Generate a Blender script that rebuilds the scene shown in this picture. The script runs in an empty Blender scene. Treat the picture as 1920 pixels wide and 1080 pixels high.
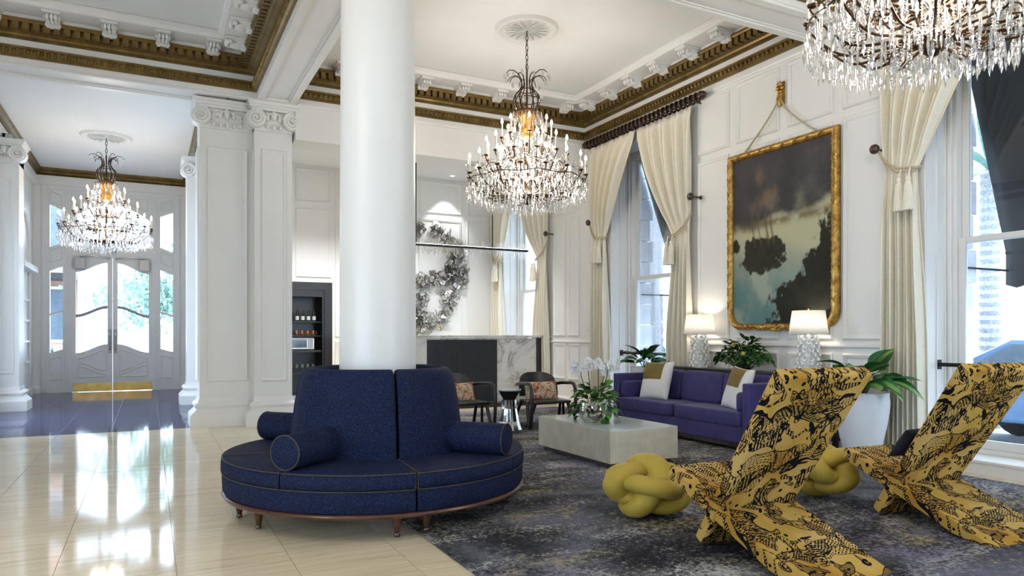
import bpy, bmesh, math, random
import numpy as np
from mathutils import Vector, Matrix, Euler
random.seed(7)
PI = math.pi
SC = bpy.context.scene
COL = SC.collection

# ------------------------------------------------------------------ camera, sky, exposure
H = 1.35
cd = bpy.data.cameras.new('camera'); cam = bpy.data.objects.new('camera', cd); COL.objects.link(cam)
cd.sensor_fit = 'HORIZONTAL'; cd.sensor_width = 36.0
cd.lens = 1330.0 / 1920.0 * 36.0
cd.shift_y = (629.0 - 540.0) / 1920.0
cd.clip_start = 0.05; cd.clip_end = 300
TH = math.atan(680.0 / 1330.0)
cam.location = (0, 0, H)
cam.rotation_euler = (PI / 2, 0, -TH)
SC.camera = cam

w = bpy.data.worlds.new('sky'); SC.world = w; w.use_nodes = True
bg = w.node_tree.nodes['Background']
bg.inputs[0].default_value = (0.60, 0.78, 1.0, 1); bg.inputs[1].default_value = 11.0

VS = SC.view_settings
VS.view_transform = 'Standard'; VS.look = 'None'; VS.gamma = 1.0; VS.use_curve_mapping = False
VS.exposure = 0.0
SC.display_settings.display_device = 'sRGB'
CY = SC.cycles
CY.max_bounces = 8; CY.diffuse_bounces = 5; CY.glossy_bounces = 4; CY.transmission_bounces = 5
CY.transparent_max_bounces = 20
CY.sample_clamp_indirect = 6.0; CY.sample_clamp_direct = 0
CY.caustics_reflective = False; CY.caustics_refractive = False
CY.use_denoising = True
CHAND_W = 190.0      # each chandelier's own lamp
LAMP_W = 8.0
SPOT_W = 120.0

# ------------------------------------------------------------------ helpers
class MB:
    def __init__(s): s.v = []; s.f = []
    def add(s, vs, fs):
        o = len(s.v); s.v += [tuple(p) for p in vs]; s.f += [tuple(i + o for i in f) for f in fs]; return s
    def box(s, x0, x1, y0, y1, z0, z1):
        return s.add([(x0,y0,z0),(x1,y0,z0),(x1,y1,z0),(x0,y1,z0),(x0,y0,z1),(x1,y0,z1),(x1,y1,z1),(x0,y1,z1)],
                     [(0,3,2,1),(4,5,6,7),(0,1,5,4),(1,2,6,5),(2,3,7,6),(3,0,4,7)])
    def tube(s, pts, r, n=8, closed=False, cap=True):
        P = [Vector(p) for p in pts]; m = len(P)
        R = r if isinstance(r, (list, tuple)) else [r] * m
        T = []
        for i in range(m):
            if closed: t = P[(i+1) % m] - P[i-1]
            else: t = P[min(i+1, m-1)] - P[max(i-1, 0)]
            T.append(t.normalized() if t.length > 1e-9 else Vector((0,0,1)))
        up = Vector((0,0,1)) if abs(T[0].z) < .9 else Vector((1,0,0))
        N = (up - T[0] * up.dot(T[0])).normalized(); fr = []
        for i in range(m):
            if i:
                ax = T[i-1].cross(T[i])
                if ax.length > 1e-7:
                    N = Matrix.Rotation(T[i-1].angle(T[i]), 3, ax.normalized()) @ N
                N = (N - T[i] * N.dot(T[i])).normalized()
            fr.append((N.copy(), T[i].cross(N)))
        tw = 0.0
        if closed:
            ax = T[-1].cross(T[0]); n2 = N.copy()
            if ax.length > 1e-7: n2 = Matrix.Rotation(T[-1].angle(T[0]), 3, ax.normalized()) @ n2
            B0 = fr[0][1]; tw = math.atan2(n2.dot(B0), n2.dot(fr[0][0]))
        vs = []
        for i in range(m):
            a0 = -tw * i / m
            for k in range(n):
                a = a0 + 2 * PI * k / n
                vs.append(P[i] + (fr[i][0] * math.cos(a) + fr[i][1] * math.sin(a)) * R[i])
        fs = []
        for i in range(m if closed else m - 1):
            j = (i + 1) % m
            for k in range(n):
                l = (k + 1) % n
                fs.append((i*n+k, i*n+l, j*n+l, j*n+k))
        if cap and not closed:
            fs.append(tuple(range(n-1, -1, -1))); fs.append(tuple((m-1)*n + k for k in range(n)))
        return s.add(vs, fs)
    def lathe(s, prof, n=24, c=(0,0,0), a0=0.0, a1=2*PI, sx=1.0, sy=1.0):
        full = abs(a1 - a0 - 2*PI) < 1e-6; m = n if full else n + 1
        vs = []
        for r, z in prof:
            for k in range(m):
                a = a0 + (a1 - a0) * k / n
                vs.append((c[0] + r*math.cos(a)*sx, c[1] + r*math.sin(a)*sy, c[2] + z))
        fs = []
        for i in range(len(prof) - 1):
            for k in range(n):
                l = (k + 1) % m
                fs.append((i*m+k, i*m+l, (i+1)*m+l, (i+1)*m+k))
        if not full:   # close the two cut faces when the profile is closed
            fs.append(tuple(i*m for i in range(len(prof)))); fs.append(tuple(i*m+n for i in range(len(prof)-1, -1, -1)))
        return s.add(vs, fs)
    def ell(s, c, rx, ry, rz, n=10, m=6):
        prof = [(math.sin(PI*i/m), -math.cos(PI*i/m)) for i in range(m+1)]
        o = MB().lathe(prof, n)
        return s.add([(c[0]+x*rx, c[1]+y*ry, c[2]+z*rz) for x, y, z in o.v], o.f)
    def prism(s, poly, d0, d1, plane='XZ', at=0.0):
        # poly: list of 2-D points; extruded along the third axis from d0 to d1
        def P(a, b, d):
            return (a, d, b) if plane == 'XZ' else ((d, a, b) if plane == 'YZ' else (a, b, d))
        n = len(poly)
        vs = [P(a, b, d0) for a, b in poly] + [P(a, b, d1) for a, b in poly]
        fs = [tuple(range(n)), tuple(range(2*n-1, n-1, -1))] + [(i, n+i, n+(i+1) % n, (i+1) % n) for i in range(n)]
        return s.add(vs, fs)
    def strip(s, top, bot, d0, d1):
        # closed slab between two polylines in XZ (same length), from y=d0 to y=d1
        n = len(top); vs = []
        for d in (d0, d1):
            vs += [(x, d, z) for x, z in top] + [(x, d, z) for x, z in bot]
        fs = []
        for i in range(n-1):
            fs += [(i, i+1, n+i+1, n+i), (2*n+i+1, 2*n+i, 3*n+i, 3*n+i+1), (i, 2*n+i, 2*n+i+1, i+1), (n+i, n+i+1, 3*n+i+1, 3*n+i)]
        fs += [(0, n, 3*n, 2*n), (n-1, 3*n-1, 4*n-1, 2*n-1)]
        return s.add(vs, fs)
    def xf(s, M):
        s.v = [tuple(M @ Vector(p)) for p in s.v]; return s
    def mesh(s, name, smooth=True, ang=38):
        me = bpy.data.meshes.new(name); me.from_pydata(s.v, [], s.f)
        bm = bmesh.new(); bm.from_mesh(me); bmesh.ops.recalc_face_normals(bm, faces=bm.faces[:]); bm.to_mesh(me); bm.free()
        if smooth:
            me.polygons.foreach_set('use_smooth', [True] * len(me.polygons)); me.set_sharp_from_angle(angle=math.radians(ang))
        me.update(); return me
    def build(s, name, mat, parent=None, smooth=True, ang=38, bevel=0.0, sub=0):
        return obj(name, s.mesh(name, smooth, ang), mat, parent, bevel, sub)

def obj(name, me, mat=None, parent=None, bevel=0.0, sub=0):
    if mat is not None and not me.materials: me.materials.append(mat)
    o = bpy.data.objects.new(name, me); COL.objects.link(o); o.parent = parent
    if bevel > 0:
        b = o.modifiers.new('bevel', 'BEVEL'); b.width = bevel; b.segments = 2; b.limit_method = 'ANGLE'; b.angle_limit = 0.6
    if sub:
        b = o.modifiers.new('sub', 'SUBSURF'); b.levels = sub; b.render_levels = sub
    return o
def tag(o, label=None, cat=None, group=None, kind=None):
    if label: o['label'] = label
    if cat: o['category'] = cat
    if group: o['group'] = group
    if kind: o['kind'] = kind
    return o
def thing(name, label, cat, loc=(0,0,0), rz=0.0, group=None):
    o = bpy.data.objects.new(name, None); COL.objects.link(o); o.empty_display_size = .1
    o.location = loc; o.rotation_euler = (0, 0, rz)
    return tag(o, label, cat, group)
def struct(name, mb, mat, label=None, parent=None, **k):
    o = mb.build(name, mat, parent, **k) if isinstance(mb, MB) else mb
    if parent is None:
        o['kind'] = 'structure'
        if label: o['label'] = label
    return o
def sroot(name, label=None):
    o = bpy.data.objects.new(name, None); COL.objects.link(o); o.empty_display_size = .1; o['kind'] = 'structure'
    if label: o['label'] = label
    return o
def copy_tree(o, parent=None):
    c = o.copy(); COL.objects.link(c); c.parent = parent
    for ch in list(o.children): copy_tree(ch, c)
    return c
def place(me, name, mat, parent, M):
    o = obj(name, me, mat, parent); o.matrix_local = M; return o
def lerp(a, b, t): return a + (b - a) * t
def smooth01(t): t = max(0., min(1., t)); return t*t*(3-2*t)

# ------------------------------------------------------------------ materials
class NT:
    def __init__(s, name):
        s.m = bpy.data.materials.new(name); s.m.use_nodes = True; s.t = s.m.node_tree; s.t.nodes.clear()
        s.out = s.t.nodes.new('ShaderNodeOutputMaterial')
    def n(s, typ, **k):
        nd = s.t.nodes.new('ShaderNode' + typ)
        ins = k.pop('i', {})
        for a, b in k.items(): setattr(nd, a, b)
        for a, b in ins.items():
            if isinstance(b, tuple) and len(b) == 2 and hasattr(b[0], 'outputs'): s.t.links.new(b[0].outputs[b[1]], nd.inputs[a])
            else: nd.inputs[a].default_value = b
        return nd
    def link(s, a, ao, b, bi): s.t.links.new(a.outputs[ao], b.inputs[bi])
    def math(s, op, a, b=None, clamp=False):
        nd = s.t.nodes.new('ShaderNodeMath'); nd.operation = op; nd.use_clamp = clamp
        for i, q in enumerate((a, b)):
            if q is None: continue
            if isinstance(q, tuple): s.t.links.new(q[0].outputs[q[1]], nd.inputs[i])
            else: nd.inputs[i].default_value = q
        return (nd, 0)
    def mix(s, fac, a, b):
        nd = s.t.nodes.new('ShaderNodeMix'); nd.data_type = 'RGBA'
        for i, q in ((0, fac), (6, a), (7, b)):
            if isinstance(q, tuple) and len(q) == 2: s.t.links.new(q[0].outputs[q[1]], nd.inputs[i])
            else: nd.inputs[i].default_value = q if not isinstance(q, tuple) else (*q[:3], 1)
        return (nd, 2)
    def ramp(s, src, stops):
        nd = s.t.nodes.new('ShaderNodeValToRGB'); e = nd.color_ramp.elements
        while len(e) < len(stops): e.new(.5)
        for q, (p, c) in zip(e, stops): q.position = p; q.color = (*c[:3], 1)
        s.t.links.new(src[0].outputs[src[1]], nd.inputs[0]); return (nd, 0)
    def coord(s, scale=(1,1,1), rot=(0,0,0), kind='Object', loc=(0,0,0)):
        tc = s.t.nodes.new('ShaderNodeTexCoord'); mp = s.t.nodes.new('ShaderNodeMapping')
        mp.inputs['Scale'].default_value = scale; mp.inputs['Rotation'].default_value = rot; mp.inputs['Location'].default_value = loc
        s.t.links.new(tc.outputs[kind], mp.inputs[0]); return (mp, 0)
    def noise(s, vec, scale, detail=3, rough=.5, dist=0.0):
        return s.n('TexNoise', i={'Vector': vec, 'Scale': scale, 'Detail': detail, 'Roughness': rough, 'Distortion': dist})
    def bsdf(s, col, rough=.5, metal=0.0, bump=None, bstr=.2, bdist=.01, **k):
        b = s.t.nodes.new('ShaderNodeBsdfPrincipled')
        if isinstance(col, tuple) and len(col) == 2: s.t.links.new(col[0].outputs[col[1]], b.inputs['Base Color'])
        else: b.inputs['Base Color'].default_value = (*col[:3], 1)
        if isinstance(rough, tuple): s.t.links.new(rough[0].outputs[rough[1]], b.inputs['Roughness'])
        else: b.inputs['Roughness'].default_value = rough
        b.inputs['Metallic'].default_value = metal
        for a, q in k.items(): b.inputs[a.replace('_', ' ')].default_value = q
        if bump is not None:
            bp = s.t.nodes.new('ShaderNodeBump'); bp.inputs['Strength'].default_value = bstr; bp.inputs['Distance'].default_value = bdist
            s.t.links.new(bump[0].outputs[bump[1]], bp.inputs['Height']); s.t.links.new(bp.outputs[0], b.inputs['Normal'])
        s.t.links.new(b.outputs[0], s.out.inputs[0]); s.b = b; return s.m

def simple(name, col, rough=.5, metal=0.0, var=.06, scale=6.0, bump=0.0, **k):
    t = NT(name); c = t.coord(); nz = t.noise(c, scale, 4)
    lo = tuple(max(0, q*(1-var)) for q in col); hi = tuple(min(1, q*(1+var)) for q in col)
    cc = t.ramp((nz, 0), [(.3, lo), (.7, hi)])
    return t.bsdf(cc, rough, metal, bump=(t.noise(c, scale*8, 3), 0) if bump else None, bstr=bump, **k)

M = {}
M['wall'] = simple('painted_wall', (.81,.795,.765), .45, var=.015, scale=2)
M['wall_warm'] = M['wall']
M['ceil'] = simple('ceiling_plaster', (.82,.815,.80), .6, var=.012, scale=1.2)
M['trimw'] = simple('white_trim_paint', (.81,.795,.765), .4, var=.015, scale=3)
M['column'] = simple('column_paint', (.80,.78,.745), .35, var=.015, scale=3)
def gold():
    t = NT('aged_gold'); c = t.coord(); nz = t.noise(c, 5, 5, .6)
    cc = t.ramp((nz, 0), [(.25, (.105,.066,.018)), (.5, (.19,.122,.036)), (.8, (.30,.20,.068))])
    return t.bsdf(cc, .36, .6, bump=(t.noise(c, 60, 3), 0), bstr=.12)
M['gold'] = gold()
def goldf():
    t = NT('gilt_frame'); c = t.coord(); nz = t.noise(c, 12, 5, .6)
    cc = t.ramp((nz, 0), [(.3, (.22,.11,.025)), (.52, (.50,.30,.07)), (.75, (.75,.52,.18))])
    return t.bsdf(cc, .38, .8, bump=(t.noise(c, 70, 3), 0), bstr=.3)
M['gilt'] = goldf()
def travertine():
    t = NT('travertine'); c = t.coord((1,1,1)); cs = t.coord((.55, 9.0, 1.0))
    info = t.n('ObjectInfo'); 
    off = t.n('VectorMath', operation='ADD'); t.link(cs[0], 0, off, 0)
    cmb = t.n('CombineXYZ'); t.link(info, 'Random', cmb, 0); t.link(info, 'Random', cmb, 1)
    sc = t.n('VectorMath', operation='SCALE'); t.link(cmb, 0, sc, 0); sc.inputs[3].default_value = 40; t.link(sc, 0, off, 1)
    n1 = t.noise((off, 0), 1.6, 6, .62, .6); n2 = t.noise((off, 0), 6.0, 5, .6)
    a = t.ramp((n1, 0), [(.28, (.48,.365,.225)), (.48, (.70,.575,.385)), (.72, (.81,.70,.51))])
    b = t.ramp((n2, 0), [(.3, (.58,.46,.29)), (.7, (.83,.73,.54))])
    m = t.mix(.42, a, b)
    tint = t.math('MULTIPLY_ADD', (info, 'Random'), .12); tint[0].inputs[2].default_value = .94
    vm = t.n('VectorMath', operation='SCALE'); t.link(m[0], 2, vm, 0); t.link(tint[0], 0, vm, 3)
    return t.bsdf((vm, 0), .07, 0, Specular_IOR_Level=.30)
M['travertine'] = travertine()
def darkmarble():
    t = NT('dark_marble'); c = t.coord((1, 2.5, 1)); n1 = t.noise(c, 2.2, 7, .65, 1.2)
    cc = t.ramp((n1, 0), [(.35, (.022,.026,.075)), (.6, (.036,.042,.11)), (.78, (.08,.09,.19))])
    return t.bsdf(cc, .06, 0, IOR=1.14, Specular_Tint=(.72,.76,1.0,1))
M['darkmarble'] = darkmarble()
M['grout'] = simple('tile_joint', (.30,.26,.20), .7)
M['groutl'] = simple('pale_tile_joint', (.5,.5,.55), .5)
def denim():
    t = NT('denim'); c = t.coord((1,1,1)); c2 = t.coord((40,6,40), rot=(.5,.4,.7))
    n1 = t.noise(c2, 3.0, 4, .6); n2 = t.noise(c, 160, 2)
    s_ = t.math('ADD', (n1, 0), (n2, 0)); h_ = t.math('MULTIPLY', s_, .5)
    cc = t.ramp(h_, [(.38, (.0025,.005,.018)), (.5, (.007,.012,.042)), (.62, (.026,.036,.080))])
    return t.bsdf(cc, .75, 0, bump=(n2, 0), bstr=.25, bdist=.004, Specular_IOR_Level=.15)
M['denim'] = denim()
M['piping'] = simple('contrast_piping', (.045,.032,.02), .6)
def wood(name, dark, light, rough=.3):
    t = NT(name); c = t.coord((2, 2, 14)); n1 = t.noise(c, 3, 5, .6, .8)
    cc = t.ramp((n1, 0), [(.3, dark), (.7, light)])
    return t.bsdf(cc, rough, 0, Coat_Weight=.3, Coat_Roughness=.15)
M['walnut'] = wood('walnut', (.030,.010,.005), (.10,.036,.016))
M['darkwood'] = wood('dark_wood', (.018,.009,.006), (.06,.028,.016), .35)
M['black'] = simple('black_lacquer', (.012,.012,.014), .28, var=.2)
M['iron'] = simple('black_iron', (.015,.014,.014), .45, .4, var=.2)
M['bronze'] = simple('dark_bronze', (.075,.038,.016), .33, .85, var=.35, scale=14)
M['cream'] = simple('cream_curtain', (.80,.745,.62), .85, var=.04, scale=20, bump=.1, Sheen_Weight=.1)
def drape():
    t = NT('cream_drape'); c = t.coord(); nz = t.noise(c, 24, 4); cc = t.ramp((nz, 0), [(.3, (.86,.80,.66)), (.7, (.90,.85,.72))])
    d = t.n('BsdfDiffuse'); t.link(cc[0], 0, d, 0); r = t.n('BsdfTranslucent'); t.link(cc[0], 0, r, 0)
    mx = t.n('MixShader'); mx.inputs[0].default_value = .12; t.link(d, 0, mx, 1); t.link(r, 0, mx, 2); t.link(mx, 0, t.out, 0); return t.m
M['cream'] = drape()
M['rope'] = simple('cord', (.50,.42,.28), .8, var=.2, scale=60, bump=.4)
def velvet(name, c0, c1, sheen=.5):
    t = NT(name); c = t.coord(); n1 = t.noise(c, 5, 4, .6)
    cc = t.ramp((n1, 0), [(.3, c0), (.7, c1)])
    return t.bsdf(cc, .7, 0, bump=(t.noise(c, 240, 2), 0), bstr=.15, bdist=.003, Sheen_Weight=sheen, Sheen_Roughness=.35)
M['velvet'] = velvet('indigo_velvet', (.026,.020,.098), (.046,.036,.160), .15)
M['olive'] = velvet('olive_velvet', (.13,.085,.008), (.20,.135,.016), .3)
M['mustard'] = velvet('mustard_velvet', (.40,.275,.03), (.50,.355,.05), .1)
M['offwhite'] = simple('woven_white', (.74,.73,.71), .85, var=.05, scale=40, bump=.2)
M['ceramic'] = simple('white_ceramic', (.80,.79,.77), .25, var=.02)
M['plaster'] = simple('matte_white_pot', (.72,.72,.73), .45, var=.03)
M['chrome'] = simple('polished_chrome', (.75,.74,.73), .08, 1.0, var=.1)
M['brass'] = simple('brass', (.72,.48,.16), .22, 1.0, var=.15)
M['nickel'] = simple('brushed_metal', (.35,.35,.36), .35, .9)
M['soil'] = simple('soil', (.05,.035,.02), .9, var=.3, scale=40)
def marble():
    t = NT('white_marble'); c = t.coord(); n1 = t.noise(c, 1.3, 8, .62, 1.6)
    d = t.math('SUBTRACT', (n1, 0), .5); a = t.math('ABSOLUTE', d)
    cc = t.ramp(a, [(0, (.33,.30,.27)), (.025, (.60,.585,.56)), (.12, (.74,.735,.72))])
    return t.bsdf(cc, .2)
M['marble'] = marble()
def parchment():
    t = NT('parchment'); c = t.coord(); n1 = t.noise(c, 7, 6, .6)
    cc = t.ramp((n1, 0), [(.3, (.50,.43,.31)), (.7, (.63,.57,.45))])
    return t.bsdf(cc, .35)
M['parchment'] = parchment()
def glass(name, tr=.9, col=(1,1,1), g=.06):
    t = NT(name); a = t.n('BsdfTransparent', i={'Color': (*col, 1)}); b = t.n('BsdfGlossy', i={'Color': (1,1,1,1), 'Roughness': .02})
    fr = t.n('LayerWeight', i={'Blend': .25}); f = t.math('MULTIPLY_ADD', (fr, 'Fresnel'), .6); f[0].inputs[2].default_value = g
    mx = t.n('MixShader'); t.link(f[0], 0, mx, 0); t.link(a, 0, mx, 1); t.link(b, 0, mx, 2); t.link(mx, 0, t.out, 0); return t.m
M['pane'] = glass('window_glass', g=.02)
M['tabletop'] = simple('backpainted_glass', (.60,.68,.66), .10, var=.02, Specular_IOR_Level=.6)
M['vase'] = glass('clear_vase', col=(.93,.97,.95), g=.12)
def crystal():
    t = NT('cut_crystal'); a = t.n('BsdfTransparent', i={'Color': (.97,.97,.98,1)}); b = t.n('BsdfGlossy', i={'Color': (1,1,1,1), 'Roughness': .03})
    g = t.n('BsdfGlass', i={'Color': (1,1,1,1), 'Roughness': .0, 'IOR': 1.6})
    m1 = t.n('MixShader'); m1.inputs[0].default_value = .55; t.link(b, 0, m1, 1); t.link(g, 0, m1, 2)
    m2 = t.n('MixShader'); m2.inputs[0].default_value = .62; t.link(a, 0, m2, 1); t.link(m1, 0, m2, 2); t.link(m2, 0, t.out, 0); return t.m
M['crystal'] = crystal()
def emit(name, col, st):
    t = NT(name); e = t.n('Emission', i={'Color': (*col, 1), 'Strength': st}); t.link(e, 0, t.out, 0)
    t.m.cycles.emission_sampling = 'NONE'; return t.m
M['bulb'] = emit('lit_flame_bulb', (1.0,.90,.74), 14.0)
M['led'] = emit('lit_led', (1,.95,.88), 6.0)
M['candle'] = simple('candle_sleeve', (.78,.74,.64), .4, var=.03)
def shade():
    t = NT('linen_shade'); c = t.coord(); nz = t.noise(c, 120, 2)
    cc = t.ramp((nz, 0), [(.3, (.92,.90,.86)), (.7, (.96,.95,.92))])
    d = t.n('BsdfDiffuse'); t.link(cc[0], 0, d, 0); r = t.n('BsdfTranslucent'); t.link(cc[0], 0, r, 0)
    mx = t.n('MixShader'); mx.inputs[0].default_value = .55; t.link(d, 0, mx, 1); t.link(r, 0, mx, 2); t.link(mx, 0, t.out, 0); return t.m
M['shade'] = shade()
def leaf(name, c0, c1, vein=None):
    t = NT(name); c = t.coord(); info = t.n('ObjectInfo'); nz = t.noise(c, 14, 4)
    f = t.math('ADD', (nz, 0), t.math('MULTIPLY', (info, 'Random'), .5)); f2 = t.math('SUBTRACT', f, .25)
    cc = t.ramp(f2, [(.2, c0), (.7, c1)])
    if vein:
        g = t.coord(); sep = t.n('SeparateXYZ'); t.link(g[0], 0, sep, 0)
        ay = t.math('ABSOLUTE', (sep, 1)); m_ = t.math('LESS_THAN', t.math('ADD', ay, t.math('MULTIPLY', (nz, 0), .03)), .042)
        cc = t.mix(m_, cc, vein)
    return t.bsdf(cc, .38, 0, Specular_IOR_Level=.4)
M['leaf'] = leaf('dark_leaf', (.008,.045,.010), (.03,.13,.02))
M['leafy'] = leaf('bright_leaf', (.02,.11,.012), (.08,.27,.03))
M['leafv'] = leaf('variegated_leaf', (.008,.07,.02), (.02,.15,.04), (.16,.30,.06))
M['outleaf'] = leaf('glare_paled_leaf', (.12,.26,.20), (.30,.46,.38))  # glare haze of the glass is put into this paled foliage colour
M['stem'] = simple('plant_stem', (.05,.09,.02), .6)
M['petal'] = simple('orchid_petal', (.85,.84,.84), .5, var=.03)
M['fruit'] = simple('yellow_fruit', (.45,.42,.05), .4)
M['barkp'] = simple('palm_bark', (.33,.33,.35), .9, var=.35, scale=30, bump=.6)
M['awning'] = simple('charcoal_canvas', (.022,.023,.027), .8, var=.15, scale=30)
M['stone'] = simple('grey_stone', (.60,.63,.68), .8, var=.12, scale=8, bump=.2)
M['facade'] = simple('pale_facade', (.72,.71,.69), .8, var=.05, scale=2)
M['brick'] = simple('brick_far', (.42,.24,.19), .85, var=.12, scale=5)
M['pave'] = simple('pavement', (.45,.46,.47), .8, var=.08, scale=3)
M['darkglass'] = simple('dark_glass', (.06,.09,.12), .08, var=.2)
M['carpaint'] = simple('blue_car_paint', (.03,.10,.22), .15, var=.05, Coat_Weight=1.0)
M['tyre'] = simple('tyre', (.015,.015,.016), .7)
M['bottle'] = simple('dark_bottle', (.02,.03,.02), .1, var=.3)
M['paper'] = simple('white_label', (.75,.74,.70), .6)
M['copper'] = simple('copper_mug', (.55,.27,.16), .25, .9)
M['blackpanel'] = simple('fluted_black', (.04,.042,.05), .35, var=.15, scale=20)
M['wire'] = simple('wire_metal', (.17,.165,.15), .35, .8, var=.4, scale=25)
M['plate'] = simple('hammered_plate', (.62,.60,.56), .4, .4, var=.4, scale=18)
def rug():
    t = NT('abstract_rug'); c = t.coord((.75,1.2,1)); cf = t.coord((1,1,1)); ws = t.noise(cf, 210, 2); fine = t.noise(cf, 38, 6, .75)
    n1 = t.noise(c, .9, 6, .62, .9); n2 = t.noise(t.coord((.7,1.3,1), loc=(7,3,0)), 1.5, 8, .74, .5); n3 = t.noise(t.coord((.75,1.25,1), loc=(-5,9,0)), 1.2, 8, .74, .6)
    n4 = t.noise(t.coord((.6,1.3,1), loc=(3,-8,0)), 1.0, 6, .65, .7)
    base = t.ramp((n1, 0), [(.34, (.038,.039,.050)), (.5, (.085,.088,.100)), (.64, (.14,.146,.19)), (.78, (.21,.215,.26))])
    def patch(nz, lo, hi, amt):
        s_ = t.math('ADD', (nz, 0), t.math('MULTIPLY', t.math('SUBTRACT', (fine, 0), .5), amt))
        m_ = t.n('MapRange', i={'From Min': lo, 'From Max': hi}); t.link(s_[0], 0, m_, 0); return (m_, 0)
    a = t.mix(patch(n2, .53, .68, .95), base, (.52,.50,.47)); a = t.mix(patch(n3, .555, .70, 1.0), a, (.44,.36,.19)); a = t.mix(patch(n4, .56, .74, .7), a, (.22,.195,.31))
    d = t.mix(patch(n1, .53, .30, .9), a, (.018,.018,.024))
    dk = t.math('MULTIPLY_ADD', (ws, 0), .7); dk[0].inputs[2].default_value = .62
    vm = t.n('VectorMath', operation='SCALE'); t.link(d[0], 2, vm, 0); t.link(dk[0], 0, vm, 3)
    return t.bsdf((vm, 0), .95, 0, bump=(ws, 0), bstr=.4, bdist=.006, Specular_IOR_Level=.1)
M['rug'] = rug()
def inkprint():
    # gold velvet with black drawn hatching in patches, outlines, beaded bands and dots
    t = NT('gold_black_print'); c = t.coord(kind='Object')
    nb = t.noise(c, 2.6, 3, .5); base = t.ramp((nb, 0), [(.3, (.38,.18,.018)), (.5, (.52,.315,.07)), (.72, (.62,.43,.17))])
    r1 = t.noise(c, 3.7, 2.0, .45, .7); r2 = t.noise(t.coord(loc=(4,2,1)), 4.4, 2.0, .45, .6); wig = t.noise(c, 34, 2, .5)
    wv = t.n('VectorMath', operation='SCALE'); t.link(t.noise(c, 7, 2), 1, wv, 0); wv.inputs[3].default_value = .05
    cw = t.n('VectorMath', operation='ADD'); t.link(c[0], 0, cw, 0); t.link(wv, 0, cw, 1)
    vor = t.n('TexVoronoi', feature='F1', i={'Vector': (cw, 0), 'Scale': 8.0, 'Randomness': 1.0})
    sep = t.n('SeparateColor'); t.link(vor, 'Color', sep, 0)
    rot = t.n('VectorRotate', rotation_type='AXIS_ANGLE', i={'Vector': (cw, 0), 'Axis': (1.0, .25, .3)}); t.link(t.math('MULTIPLY', (sep, 0), 3.1)[0], 0, rot, 'Angle')
    def wave(vec, sc, dist, d='Y'): return (t.n('TexWave', wave_type='BANDS', bands_direction=d, i={'Vector': vec, 'Scale': sc, 'Distortion': dist, 'Detail': 1.5, 'Detail Scale': 2.0}), 1)
    rows = t.math('GREATER_THAN', wave((rot, 0), 20.0, 1.6), .58); dash = t.math('GREATER_THAN', wave((rot, 0), 13.0, 2.2, 'X'), .24)
    hat = t.math('MULTIPLY', rows, dash)
    cross = t.math('GREATER_THAN', wave((rot, 0), 26.0, 3.0, 'Z'), .64)
    hat2 = t.math('MAXIMUM', rows, cross)
    def contour(nz, lv, wd): return t.math('LESS_THAN', t.math('ABSOLUTE', t.math('SUBTRACT', (nz, 0), lv)), wd)
    g1 = t.math('GREATER_THAN', t.math('ADD', (r1, 0), t.math('MULTIPLY', (wig, 0), .03)), .548)
    g2 = t.math('GREATER_THAN', (r2, 0), .59)
    a = t.math('MULTIPLY', hat, g1); b = t.math('MULTIPLY', hat2, t.math('MULTIPLY', g2, t.math('GREATER_THAN', (wig, 0), .40)))
    band = contour(r2, .43, .024); e = t.math('MULTIPLY', band, t.math('GREATER_THAN', wave(c, 26.0, 1.0, 'DIAGONAL'), .42))
    e2 = t.math('MAXIMUM', contour(r2, .404, .006), contour(r2, .456, .006))
    v = t.n('TexVoronoi', feature='F1', i={'Vector': c, 'Scale': 13.0, 'Randomness': 1.0})
    dots = t.math('MULTIPLY', t.math('LESS_THAN', (v, 'Distance'), .20), t.math('LESS_THAN', (r1, 0), .44))
    m_ = contour(r1, .525, .009)
    for q in (contour(r2, .577, .009), a, b, e, e2, dots): m_ = t.math('MAXIMUM', m_, q)
    cc = t.mix(m_, base, (.006,.0055,.007))
    return t.bsdf(cc, .85, 0, bump=m_, bstr=.25, bdist=.004, Specular_IOR_Level=.12)
M['print'] = inkprint()
def tapestry():
    t = NT('floral_tapestry'); c = t.coord(); n1 = t.noise(c, 11, 4, .6, 1.2)
    v = t.n('TexVoronoi', feature='F1', i={'Vector': c, 'Scale': 15.0})
    cc = t.ramp((n1, 0), [(.30, (.03,.025,.03)), (.40, (.30,.09,.05)), (.47, (.55,.30,.15)), (.53, (.66,.58,.45)), (.60, (.14,.17,.07)), (.68, (.60,.47,.32)), (.8, (.06,.05,.07))])
    d = t.mix(t.math('GREATER_THAN', (v, 0), .78), cc, (.62,.55,.46))
    return t.bsdf(d, .85)
M['tapestry'] = tapestry()
def vcol(name, rough=.5, **k):
    t = NT(name); a = t.n('VertexColor'); a.layer_name = 'col'; return t.bsdf((a, 0), rough, **k)
M['painting'] = vcol('oil_painting', .6, Specular_IOR_Level=.15)
# ------------------------------------------------------------------ the shell
XR, YH, YB = 7.2, 11.1, 14.9          # right wall, header line, far wall of the bar room
XL, YR = -4.9, -3.2                   # left wall, rear wall (behind the camera)
ZC, ZB = 5.55, 4.88                   # ceiling, underside of the beams
WIN = [(-2.78,-1.02), (2.85,4.61), (8.49,10.25), (12.72,14.48)]   # windows of the right wall (y from, y to)
WZ0, WZ1 = .14, 4.55
BX0, BX1, BY0, BY1 = 1.42, 1.98, 5.40, 5.95                        # beams

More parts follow.
